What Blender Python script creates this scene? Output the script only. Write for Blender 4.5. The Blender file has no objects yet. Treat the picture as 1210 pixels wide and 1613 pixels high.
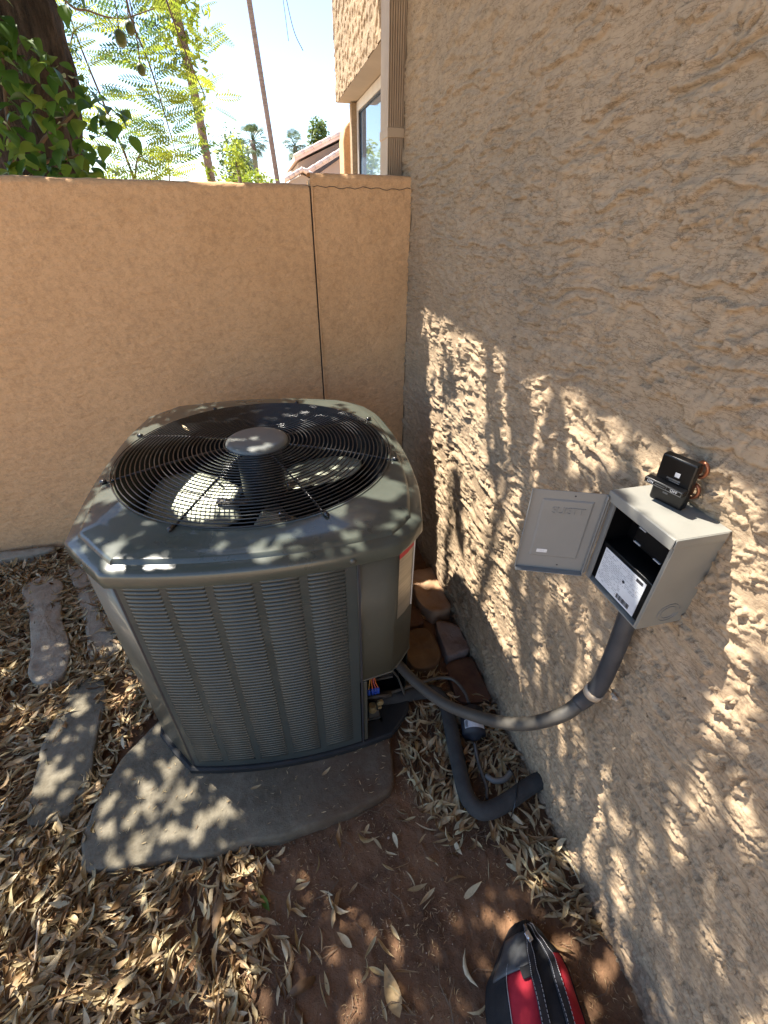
import bpy, math, random
import numpy as np
from mathutils import Vector, Matrix
R = math.radians
random.seed(7)
rng = np.random.default_rng(7)
SC = bpy.context.scene
COL = SC.collection

# ------------------------------------------------------------ camera
cd = bpy.data.cameras.new("camera")
cam = bpy.data.objects.new("camera", cd); COL.objects.link(cam)
cd.sensor_fit = 'VERTICAL'; cd.sensor_height = 36.0; cd.lens = 688.6 / 1613 * 36.0
cd.clip_start = 0.02; cd.clip_end = 2000
M3 = [[0.97242145, -0.12063388, 0.19960961], [-0.23291134, -0.54704448, 0.80404891], [0.01219979, -0.82836574, -0.56005479]]
m = Matrix(((M3[0][0], -M3[0][1], -M3[0][2], 0), (M3[1][0], -M3[1][1], -M3[1][2], 0), (M3[2][0], -M3[2][1], -M3[2][2], 1.4), (0, 0, 0, 1)))
cam.matrix_world = m
SC.camera = cam

# ------------------------------------------------------------ sky, sun, exposure
S = np.array([-1, 1.03, 2.17]); S = S / np.linalg.norm(S)      # towards the sun
world = bpy.data.worlds.new("World"); SC.world = world; world.use_nodes = True
wn = world.node_tree.nodes; wl = world.node_tree.links
sky = wn.new("ShaderNodeTexSky"); sky.sky_type = 'NISHITA'; sky.sun_disc = False
sky.sun_elevation = math.asin(S[2]); sky.sun_rotation = math.atan2(S[0], S[1])
sky.altitude = 300; sky.air_density = 1.0; sky.dust_density = 0.6; sky.ozone_density = 3.0
wl.new(sky.outputs[0], wn["Background"].inputs[0]); wn["Background"].inputs[1].default_value = 0.10
sd = bpy.data.lights.new("sun", 'SUN'); sd.energy = 4.4; sd.angle = R(0.38); sd.color = (1.0, 0.93, 0.82)
sun = bpy.data.objects.new("sun", sd); COL.objects.link(sun)
sun.rotation_euler = Vector(S).to_track_quat('Z', 'Y').to_euler(); sun.location = (-3, 3, 9)
SC.view_settings.view_transform = 'Standard'; SC.view_settings.look = 'None'
SC.view_settings.exposure = 1.85; SC.view_settings.gamma = 1.0
SC.render.engine = 'CYCLES'
SC.cycles.max_bounces = 8; SC.cycles.diffuse_bounces = 5; SC.cycles.caustics_reflective = False; SC.cycles.caustics_refractive = False

# ------------------------------------------------------------ materials
def mat(name, base=(.5, .5, .5), rough=.6, metal=0, spec=None, coat=0):
    mt = bpy.data.materials.new(name); mt.use_nodes = True
    b = mt.node_tree.nodes["Principled BSDF"]
    b.inputs["Base Color"].default_value = (*base, 1); b.inputs["Roughness"].default_value = rough
    b.inputs["Metallic"].default_value = metal
    if spec is not None: b.inputs["Specular IOR Level"].default_value = spec
    b.inputs["Coat Weight"].default_value = coat
    return mt
def nd(mt, t, **kw):
    n = mt.node_tree.nodes.new(t)
    for k, v in kw.items():
        if hasattr(n, k): setattr(n, k, v)
        else: n.inputs[k].default_value = v
    return n
def lk(mt, a, b): mt.node_tree.links.new(a, b)
def coords(mt, scale=(1, 1, 1), obj=False):
    tc = nd(mt, "ShaderNodeTexCoord"); mp = nd(mt, "ShaderNodeMapping"); mp.inputs["Scale"].default_value = scale
    if obj: lk(mt, tc.outputs["Object"], mp.inputs["Vector"])
    else:
        g = nd(mt, "ShaderNodeNewGeometry"); lk(mt, g.outputs["Position"], mp.inputs["Vector"])
    return mp.outputs[0]
def ramp(mt, src, stops):
    r = nd(mt, "ShaderNodeValToRGB"); e = r.color_ramp.elements
    while len(e) < len(stops): e.new(.5)
    for i, (p, c) in enumerate(stops): e[i].position = p; e[i].color = (*c, 1)
    lk(mt, src, r.inputs[0]); return r.outputs[0]
def noise(mt, vec, scale, detail=4, rough=.55, dist=0):
    n = nd(mt, "ShaderNodeTexNoise"); n.inputs["Scale"].default_value = scale; n.inputs["Detail"].default_value = detail
    n.inputs["Roughness"].default_value = rough; n.inputs["Distortion"].default_value = dist
    lk(mt, vec, n.inputs["Vector"]); return n.outputs["Fac"]
def mixc(mt, f, a, b, mode='MIX'):
    x = nd(mt, "ShaderNodeMix", data_type='RGBA', blend_type=mode)
    if hasattr(f, 'node'): lk(mt, f, x.inputs[0])
    else: x.inputs[0].default_value = f
    for s, i in ((a, 6), (b, 7)):
        if hasattr(s, 'node'): lk(mt, s, x.inputs[i])
        else: x.inputs[i].default_value = (*s, 1)
    return x.outputs[2]
def bsdf(mt): return mt.node_tree.nodes["Principled BSDF"]
def bump(mt, h, strength=.5, dist=.002, prev=None):
    b = nd(mt, "ShaderNodeBump"); b.inputs["Strength"].default_value = strength; b.inputs["Distance"].default_value = dist
    lk(mt, h, b.inputs["Height"])
    if prev is not None: lk(mt, prev, b.inputs["Normal"])
    lk(mt, b.outputs[0], bsdf(mt).inputs["Normal"]); return b.outputs[0]
def rgh(mt, src, a, b):
    m_ = nd(mt, "ShaderNodeMapRange"); m_.inputs["To Min"].default_value = a; m_.inputs["To Max"].default_value = b
    lk(mt, src, m_.inputs["Value"]); lk(mt, m_.outputs[0], bsdf(mt).inputs["Roughness"])

def noisy(name, c1, c2, scale, rough=.8, bscale=None, bstr=.4, bdist=.002, c3=None, metal=0, stretch=(1, 1, 1), spec=None):
    mt = mat(name, c1, rough, metal, spec); v = coords(mt, stretch)
    n = noise(mt, v, scale, 6, .6)
    st = [(.33, c1), (.67, c2)] if c3 is None else [(.28, c1), (.5, c2), (.72, c3)]
    lk(mt, ramp(mt, n, st), bsdf(mt).inputs["Base Color"])
    if bscale: bump(mt, noise(mt, v, bscale, 5, .65), bstr, bdist)
    return mt

def stucco(name, c_a, c_b, c_c, grain=420, lines=.8):
    mt = mat(name, c_a, .92, spec=.2); v = coords(mt)
    n1 = noise(mt, v, 2.2, 5, .6); n2 = noise(mt, v, 38, 6, .7)
    col = ramp(mt, n1, [(.3, c_a), (.5, c_b), (.7, c_c)])
    col = mixc(mt, .5, col, ramp(mt, n2, [(.3, (.62, .62, .62)), (.55, (1, 1, 1))]), 'MULTIPLY')
    # short wavy dark lines painted into the colour as shade along trowel ridges
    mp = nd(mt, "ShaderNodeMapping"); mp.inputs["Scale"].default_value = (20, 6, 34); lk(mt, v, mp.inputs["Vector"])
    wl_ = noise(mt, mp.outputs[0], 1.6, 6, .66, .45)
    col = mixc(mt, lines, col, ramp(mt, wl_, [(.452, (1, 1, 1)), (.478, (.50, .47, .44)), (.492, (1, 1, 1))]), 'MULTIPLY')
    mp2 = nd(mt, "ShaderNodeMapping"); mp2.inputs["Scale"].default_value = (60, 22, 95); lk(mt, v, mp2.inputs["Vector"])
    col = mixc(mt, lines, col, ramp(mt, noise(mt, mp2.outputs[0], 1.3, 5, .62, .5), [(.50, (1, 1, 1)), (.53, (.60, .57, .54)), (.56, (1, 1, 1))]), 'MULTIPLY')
    # soil splashed up from the ground, thinning out with height
    sx = nd(mt, "ShaderNodeSeparateXYZ"); lk(mt, v, sx.inputs[0])
    mr = nd(mt, "ShaderNodeMapRange"); mr.inputs["From Min"].default_value = 0; mr.inputs["From Max"].default_value = .16
    mr.inputs["To Min"].default_value = .75; mr.inputs["To Max"].default_value = 0
    lk(mt, sx.outputs[2], mr.inputs["Value"])
    ml = nd(mt, "ShaderNodeMath", operation='MULTIPLY'); lk(mt, mr.outputs[0], ml.inputs[0]); lk(mt, noise(mt, v, 16, 5, .7), ml.inputs[1])
    col = mixc(mt, ml.outputs[0], col, (.16, .11, .07))
    lk(mt, col, bsdf(mt).inputs["Base Color"])
    b1 = bump(mt, noise(mt, v, grain, 4, .7), .7, .0016)
    bump(mt, noise(mt, v, 150, 5, .7, .3), .6, .0022, b1)
    return mt

M = {}
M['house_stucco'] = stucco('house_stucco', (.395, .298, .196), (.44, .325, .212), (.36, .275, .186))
M['garden_stucco'] = stucco('garden_stucco', (.66, .40, .21), (.69, .425, .225), (.63, .38, .195), 300, .35)
M['dirt'] = noisy('dirt', (.065, .037, .022), (.165, .088, .046), 6, .95, 160, .9, .005, (.26, .14, .07))
M['far_ground'] = noisy('far_ground', (.46, .35, .24), (.54, .42, .30), .4, .95, 6, .4, .02)
mt = mat('concrete', (.15, .13, .1), .95, spec=.2); v = coords(mt)
n1 = noise(mt, v, 7, 7, .65); n2 = noise(mt, v, 60, 5, .7)
col = ramp(mt, n1, [(.3, (.115, .10, .072)), (.5, (.175, .155, .115)), (.7, (.225, .20, .152))])
col = mixc(mt, .6, col, ramp(mt, n2, [(.35, (.6, .58, .55)), (.6, (1, 1, 1))]), 'MULTIPLY')
sx = nd(mt, "ShaderNodeSeparateXYZ"); lk(mt, v, sx.inputs[0])
mr = nd(mt, "ShaderNodeMapRange"); mr.inputs["From Min"].default_value = -.18; mr.inputs["From Max"].default_value = .16; lk(mt, sx.outputs[0], mr.inputs["Value"])
ml = nd(mt, "ShaderNodeMath", operation='MULTIPLY'); lk(mt, mr.outputs[0], ml.inputs[0]); lk(mt, ramp(mt, noise(mt, v, 9, 6, .7), [(.35, (.35, .35, .35)), (.6, (1, 1, 1))]), ml.inputs[1])
col = mixc(mt, ml.outputs[0], col, (.10, .055, .032)); lk(mt, col, bsdf(mt).inputs["Base Color"])
bump(mt, n2, .9, .004, bump(mt, noise(mt, v, 300, 4, .7), .8, .0015)); M['concrete'] = mt
M['log_stone'] = noisy('log_stone', (.24, .20, .15), (.32, .275, .205), 17, .9, 90, .9, .005, (.19, .155, .115))
M['pink_stone'] = noisy('pink_stone', (.22, .155, .12), (.30, .22, .175), 25, .9, 150, .7, .003)
M['brown_paver'] = noisy('brown_paver', (.085, .038, .022), (.15, .075, .04), 18, .85, 120, .6, .002)
M['ochre_stone'] = noisy('ochre_stone', (.13, .07, .03), (.21, .125, .055), 11, .85, 60, .5, .004)
M['peach_stone'] = noisy('peach_stone', (.34, .19, .10), (.44, .28, .17), 14, .85, 60, .6, .004)

def leafmat(name, stops, trans=.35, rough=.55, attr='rnd', veins=True):
    mt = mat(name, stops[0][1], rough, spec=.35)
    at = nd(mt, "ShaderNodeAttribute", attribute_name=attr) if attr else None
    if attr == 'oi':
        oi = nd(mt, "ShaderNodeObjectInfo"); f = oi.outputs["Random"]
    else: f = at.outputs["Fac"]
    col = ramp(mt, f, stops)
    if veins:
        v = coords(mt); col = mixc(mt, .45, col, ramp(mt, noise(mt, v, 130, 4, .6), [(.35, (.6, .55, .5)), (.6, (1, 1, 1))]), 'MULTIPLY')
    b = bsdf(mt); lk(mt, col, b.inputs["Base Color"])
    if trans:
        tr = nd(mt, "ShaderNodeBsdfTranslucent"); lk(mt, col, tr.inputs[0])
        mx = nd(mt, "ShaderNodeMixShader"); mx.inputs[0].default_value = trans
        out = [n for n in mt.node_tree.nodes if n.type == 'OUTPUT_MATERIAL'][0]
        lk(mt, b.outputs[0], mx.inputs[1]); lk(mt, tr.outputs[0], mx.inputs[2]); lk(mt, mx.outputs[0], out.inputs[0])
    return mt
M['dry_leaf'] = leafmat('dry_leaf', [(0, (.15, .085, .04)), (.2, (.34, .22, .11)), (.5, (.53, .40, .23)), (.75, (.43, .35, .19)), (1, (.66, .55, .36))], .12)
M['big_leaf'] = leafmat('big_leaf', [(0, (.45, .30, .14)), (1, (.52, .38, .2))], .15)
M['canopy_leaf'] = leafmat('canopy_leaf', [(0, (.05, .09, .025)), (1, (.10, .15, .04))], .3, veins=False)
M['broad_leaf'] = leafmat('broad_leaf', [(0, (.045, .11, .02)), (.6, (.11, .21, .035)), (1, (.20, .28, .05))], .5, .35, 'oi', False)
M['frond'] = leafmat('frond', [(0, (.05, .10, .05)), (.5, (.12, .20, .05)), (1, (.34, .40, .04))], .5, .5, 'oi', False)
M['lime_frond'] = leafmat('lime_frond', [(0, (.22, .30, .03)), (1, (.45, .50, .05))], .55, .5, 'oi', False)
M['joint_dark'] = noisy('joint_dark', (.03, .02, .014), (.12, .08, .05), 14, .9)
M['lime_leaf'] = leafmat('lime_leaf', [(0, (.20, .28, .03)), (1, (.38, .42, .06))], .5, .5, 'rnd', False)
M['palm_leaf'] = leafmat('palm_leaf', [(0, (.05, .09, .04)), (1, (.13, .17, .07))], .3, .5, 'rnd', False)
M['far_leaf'] = leafmat('far_leaf', [(0, (.08, .13, .03)), (1, (.18, .24, .06))], .4, .5, 'rnd', False)
M['bark'] = noisy('bark', (.018, .013, .010), (.11, .082, .062), 9, .95, 22, 1.0, .06, stretch=(4, 4, .9))
M['palm_bark'] = noisy('palm_bark', (.16, .11, .085), (.26, .19, .15), 6, .95, 9, .6, .03, stretch=(1, 1, 4))
M['twig'] = noisy('twig', (.12, .08, .05), (.20, .14, .09), 30, .9)

def paint(name, c, rough=.35, dirt=.5, coat=.25):
    mt = mat(name, c, rough, 0, .5, coat); v = coords(mt)
    n = noise(mt, v, 7, 6, .65)
    col = mixc(mt, dirt, c, ramp(mt, n, [(.3, tuple(x * .72 for x in c)), (.7, tuple(min(1, x * 1.15 + .01) for x in c))]))
    sp = noise(mt, v, 160, 3, .6)
    col = mixc(mt, ramp(mt, sp, [(.66, (0, 0, 0)), (.74, (.35, .35, .35))]), col, (.22, .19, .15))
    lk(mt, col, bsdf(mt).inputs["Base Color"]); rgh(mt, n, rough - .08, rough + .2)
    bump(mt, noise(mt, v, 900, 2, .5), .05, .0004)
    return mt
M['unit_paint'] = paint('unit_paint', (.085, .086, .068), .34)
M['unit_top'] = paint('unit_top', (.066, .076, .062), .24, coat=.4)
M['louver_paint'] = paint('louver_paint', (.048, .060, .058), .33)
M['dark_inside'] = noisy('dark_inside', (.006, .007, .008), (.016, .017, .018), 12, .7)
M['coil'] = noisy('coil', (.015, .018, .02), (.035, .04, .045), 60, .5, 200, .5, .002, metal=.3)
M['wire_black'] = mat('wire_black', (.012, .013, .015), .28, 0, .6, .3)
M['slat_paint'] = paint('slat_paint', (.032, .041, .039), .32)
M['hub_paint'] = paint('hub_paint', (.13, .138, .128), .45)
M['motor'] = mat('motor', (.02, .022, .024), .45)
bl = mat('blade_metal', (.42, .45, .36), .5, .35); v = coords(bl)
c_ = ramp(bl, noise(bl, v, 14, 6, .7), [(.3, (.34, .37, .27)), (.55, (.50, .52, .42)), (.68, (.40, .40, .30)), (.76, (.28, .13, .05))])
lk(bl, c_, bsdf(bl).inputs["Base Color"]); M['blade_metal'] = bl
M['name_plate'] = noisy('name_plate', (.34, .31, .26), (.50, .46, .39), 6, .3, metal=.75, stretch=(1, 1, 22))
M['red_print'] = mat('red_print', (.55, .015, .03), .4)
M['box_paint'] = paint('box_paint', (.225, .22, .195), .42, .45, 0)
M['box_inner'] = paint('box_inner', (.20, .205, .20), .4, .3, .1)
M['black_plastic'] = mat('black_plastic', (.004, .004, .0045), .32, 0, .35)
M['box_hollow'] = mat('box_hollow', (.0025, .0025, .003), .7, 0, .1)
M['label_white'] = noisy('label_white', (.55, .57, .60), (.68, .70, .72), 40, .4)
M['ink'] = mat('ink', (.03, .03, .035), .6)
M['grey_print'] = mat('grey_print', (.42, .43, .45), .5)
M['copper'] = noisy('copper', (.20, .075, .04), (.30, .12, .065), 40, .35, metal=.7)
M['conduit'] = noisy('conduit', (.055, .050, .043), (.080, .072, .060), 20, .55, 300, .1, .001)
M['conduit_dark'] = noisy('conduit_dark', (.035, .037, .042), (.055, .057, .062), 20, .45)
M['strap_plastic'] = noisy('strap_plastic', (.40, .32, .23), (.50, .41, .31), 30, .7)
M['foam'] = noisy('foam', (.028, .027, .026), (.055, .052, .048), 22, .95, 260, .7, .002)
M['drier_paint'] = noisy('drier_paint', (.008, .01, .016), (.02, .022, .03), 40, .55, 200, .5, .002)
M['grey_tube'] = noisy('grey_tube', (.07, .065, .058), (.12, .11, .095), 30, .5, metal=.3)
M['white_tube'] = noisy('white_tube', (.15, .145, .13), (.20, .195, .17), 30, .5)
M['brass'] = noisy('brass', (.40, .29, .14), (.52, .40, .2), 50, .4, metal=.5)
M['wire_yellow'] = mat('wire_yellow', (.65, .38, .12), .5)
M['wire_orange'] = mat('wire_orange', (.70, .18, .05), .5)
M['wire_red'] = mat('wire_red', (.50, .12, .16), .5)
M['nut_blue'] = mat('nut_blue', (.02, .07, .42), .4)
M['red_fabric'] = noisy('red_fabric', (.33, .008, .022), (.42, .014, .032), 60, .85, 900, .6, .001)
M['black_fabric'] = noisy('black_fabric', (.006, .006, .008), (.014, .014, .016), 60, .8, 900, .6, .001)
M['strap_fabric'] = noisy('strap_fabric', (.012, .013, .018), (.022, .024, .032), 60, .55, 700, .6, .001)
M['mesh_grey'] = noisy('mesh_grey', (.06, .062, .065), (.10, .105, .11), 40, .5, 500, .6, .001)
M['stitch'] = mat('stitch', (.45, .45, .46), .7)
M['silver'] = mat('silver', (.6, .6, .6), .25, .9)
M['downspout_paint'] = noisy('downspout_paint', (.36, .26, .17), (.44, .33, .22), 8, .6)
M['window_frame'] = noisy('window_frame', (.62, .58, .52), (.70, .66, .60), 10, .45)
gl = mat('glass', (.10, .16, .24), .03, 0, 1.0); bsdf(gl).inputs["IOR"].default_value = 2.2; M['glass'] = gl
M['roof_tile'] = noisy('roof_tile', (.62, .46, .38), (.74, .60, .52), 3, .85)
M['far_wall_grey'] = noisy('far_wall_grey', (.33, .26, .21), (.38, .31, .25), 1.2, .9)
M['far_wall_pink'] = noisy('far_wall_pink', (.42, .31, .24), (.48, .36, .29), 1.2, .9)
M['eave_paint'] = noisy('eave_paint', (.34, .28, .21), (.40, .33, .25), 3, .8)
M['green_fruit'] = noisy('green_fruit', (.06, .085, .02), (.11, .13, .03), 20, .5)

# ------------------------------------------------------------ object helpers
def link(name, me, parent=None, mt=None):
    o = bpy.data.objects.new(name, me); COL.objects.link(o)
    if parent is not None: o.parent = parent
    if mt is not None and me is not None: me.materials.append(M[mt] if isinstance(mt, str) else mt)
    return o
def mesh(name, vs, fs, mt=None, parent=None, smooth=False):
    me = bpy.data.meshes.new(name); me.from_pydata([tuple(map(float, p)) for p in vs], [], [tuple(f) for f in fs]); me.update()
    if smooth: me.shade_smooth()
    return link(name, me, parent, mt)
def npmesh(name, V, F, mt=None, parent=None, smooth=True, attr=None):
    """V (n,3), F (m,4) arrays, fast"""
    me = bpy.data.meshes.new(name); k = F.shape[1]
    me.vertices.add(len(V)); me.vertices.foreach_set('co', np.ascontiguousarray(V, dtype=np.float32).ravel())
    me.loops.add(F.size); me.loops.foreach_set('vertex_index', np.ascontiguousarray(F, dtype=np.int32).ravel())
    me.polygons.add(len(F)); me.polygons.foreach_set('loop_start', np.arange(0, F.size, k, dtype=np.int32))
    me.update(calc_edges=True)
    if attr is not None:
        a = me.attributes.new('rnd', 'FLOAT', 'POINT'); a.data.foreach_set('value', np.ascontiguousarray(attr, dtype=np.float32))
    if smooth: me.shade_smooth()
    else: me.shade_flat()
    return link(name, me, parent, mt)
def tag(o, label=None, cat=None, group=None, kind=None):
    if label: o['label'] = label
    if cat: o['category'] = cat
    if group: o['group'] = group
    if kind: o['kind'] = kind
    return o
def empty(name, loc=(0, 0, 0)):
    o = bpy.data.objects.new(name, None); COL.objects.link(o); o.location = loc; o.empty_display_size = .05
    return o
# children are modelled in world coordinates, so things built with `thing` have their Empty at the base and
# meshes shifted back by that base
def thing(name, loc, label, cat, group=None):
    o = empty(name, loc); return tag(o, label, cat, group)
def seat(o):
    """shift a child's mesh (modelled in world space) into its parent's frame"""
    p = o.parent; off = Vector((0, 0, 0))
    while p is not None: off += p.location; p = p.parent
    o.data.transform(Matrix.Translation(-off)); return o
class G:
    def __init__(s): s.v = []; s.f = []
    def add(s, vs, fs):
        n = len(s.v); s.v += [tuple(map(float, p)) for p in vs]; s.f += [tuple(i + n for i in f) for f in fs]; return s
    def box(s, lo, hi, mtx=None):
        x0, y0, z0 = lo; x1, y1, z1 = hi
        vs = [(x0, y0, z0), (x1, y0, z0), (x1, y1, z0), (x0, y1, z0), (x0, y0, z1), (x1, y0, z1), (x1, y1, z1), (x0, y1, z1)]
        if mtx is not None: vs = [mtx @ Vector(p) for p in vs]
        return s.add(vs, [(0, 3, 2, 1), (4, 5, 6, 7), (0, 1, 5, 4), (1, 2, 6, 5), (2, 3, 7, 6), (3, 0, 4, 7)])
    def tube(s, pts, r, n=10, cap=True):
        pts = [Vector(p) for p in pts]; rs = r if hasattr(r, '__len__') else [r] * len(pts)
        rings = []; up = None
        for i, p in enumerate(pts):
            t = (pts[min(i + 1, len(pts) - 1)] - pts[max(i - 1, 0)]).normalized()
            if up is None: up = t.orthogonal().normalized()
            up = (up - t * up.dot(t)).normalized(); b = t.cross(up)
            rings.append([p + (up * math.cos(a) + b * math.sin(a)) * rs[i] for a in [2 * math.pi * k / n for k in range(n)]])
        vs = [q for rg in rings for q in rg]; fs = []
        for i in range(len(pts) - 1):
            for k in range(n): fs.append((i * n + k, i * n + (k + 1) % n, (i + 1) * n + (k + 1) % n, (i + 1) * n + k))
        if cap: fs += [tuple(range(n))[::-1], tuple(range((len(pts) - 1) * n, len(pts) * n))]
        return s.add(vs, fs)
    def prism(s, poly, axis, a, b):
        """poly 2D in the plane across axis ('x': (y,z), 'y': (x,z), 'z': (x,y))"""
        def mk(p, t): return {'x': (t, p[0], p[1]), 'y': (p[0], t, p[1]), 'z': (p[0], p[1], t)}[axis]
        n = len(poly); vs = [mk(p, a) for p in poly] + [mk(p, b) for p in poly]
        return s.add(vs, [tuple(range(n))[::-1], tuple(range(n, 2 * n))] + [(i, (i + 1) % n, n + (i + 1) % n, n + i) for i in range(n)])
    def build(s, name, mt, parent=None, smooth=False, bevel=0, world=True, auto=False):
        o = mesh(name, s.v, s.f, mt, parent, smooth)
        if world and parent is not None: seat(o)
        if bevel:
            b = o.modifiers.new('bevel', 'BEVEL'); b.width = bevel; b.segments = 2; b.limit_method = 'ANGLE'; b.angle_limit = R(40)
            o.data.shade_smooth(); 
        if auto or bevel:
            try:
                for p in o.data.polygons: p.use_smooth = True
                o.data.set_sharp_from_angle(angle=R(35))
            except Exception: pass
        return o
def spline(pts, n=8):
    P = [Vector(p) for p in pts]; P = [2 * P[0] - P[1]] + P + [2 * P[-1] - P[-2]]; out = []
    for i in range(1, len(P) - 2):
        for k in range(n):
            t = k / n; a, b, c, d = P[i - 1], P[i], P[i + 1], P[i + 2]
            out.append(.5 * ((2 * b) + (c - a) * t + (2 * a - 5 * b + 4 * c - d) * t * t + (3 * b - a - 3 * c + d) * t ** 3))
    out.append(P[-2]); return out
def text(name, body, size, mtx, mt, parent, extrude=.0003):
    c = bpy.data.curves.new(name, 'FONT'); c.body = body; c.size = size; c.extrude = extrude; c.align_x = 'CENTER'; c.align_y = 'CENTER'
    tmp = bpy.data.objects.new(name, c); COL.objects.link(tmp); bpy.context.view_layer.update()
    me = bpy.data.meshes.new_from_object(tmp.evaluated_get(bpy.context.evaluated_depsgraph_get())); bpy.data.objects.remove(tmp); bpy.data.curves.remove(c)
    me.name = name; me.materials.clear(); me.materials.append(M[mt]); o = bpy.data.objects.new(name, me); COL.objects.link(o); o.parent = parent
    off = Vector((0, 0, 0)); p = parent
    while p is not None: off += p.location; p = p.parent
    o.matrix_local = Matrix.Translation(-off) @ mtx; return o
def basis(origin, xa, ya):
    xa = Vector(xa).normalized(); ya = (Vector(ya) - xa * Vector(ya).dot(xa)).normalized(); za = xa.cross(ya)
    m_ = Matrix((xa, ya, za)).transposed().to_4x4(); m_.translation = Vector(origin); return m_

# gradient noise on arrays
def _h(ix, iy, seed):
    n = (ix.astype(np.int64) * 374761393 + iy.astype(np.int64) * 668265263 + seed * 974711) & 0xffffffff
    n = ((n ^ (n >> 13)) * 1274126177) & 0xffffffff; n = n ^ (n >> 16)
    return n.astype(np.float64) / 4294967296.0 * 2 * np.pi
def pn(x, y, seed=0):
    x0 = np.floor(x); y0 = np.floor(y); fx = x - x0; fy = y - y0
    u = fx * fx * fx * (fx * (fx * 6 - 15) + 10); w = fy * fy * fy * (fy * (fy * 6 - 15) + 10)
    def g(dx, dy):
        a = _h(x0 + dx, y0 + dy, seed); return np.cos(a) * (fx - dx) + np.sin(a) * (fy - dy)
    a = g(0, 0) * (1 - u) + g(1, 0) * u; b = g(0, 1) * (1 - u) + g(1, 1) * u
    return (a * (1 - w) + b * w) * 1.4
def fbm(x, y, o=4, seed=0, g=.5):
    r = 0; a = 1
    for i in range(o): r = r + a * pn(x * 2 ** i, y * 2 ** i, seed + i * 17); a *= g
    return r
def sst(a, b, x):
    t = np.clip((x - a) / (b - a), 0, 1); return t * t * (3 - 2 * t)
def gridF(nu, nv):
    i = np.arange(nu - 1)[:, None]; j = np.arange(nv - 1)[None, :]; a = i * nv + j
    return np.stack([a, a + nv, a + nv + 1, a + 1], -1).reshape(-1, 4)
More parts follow.
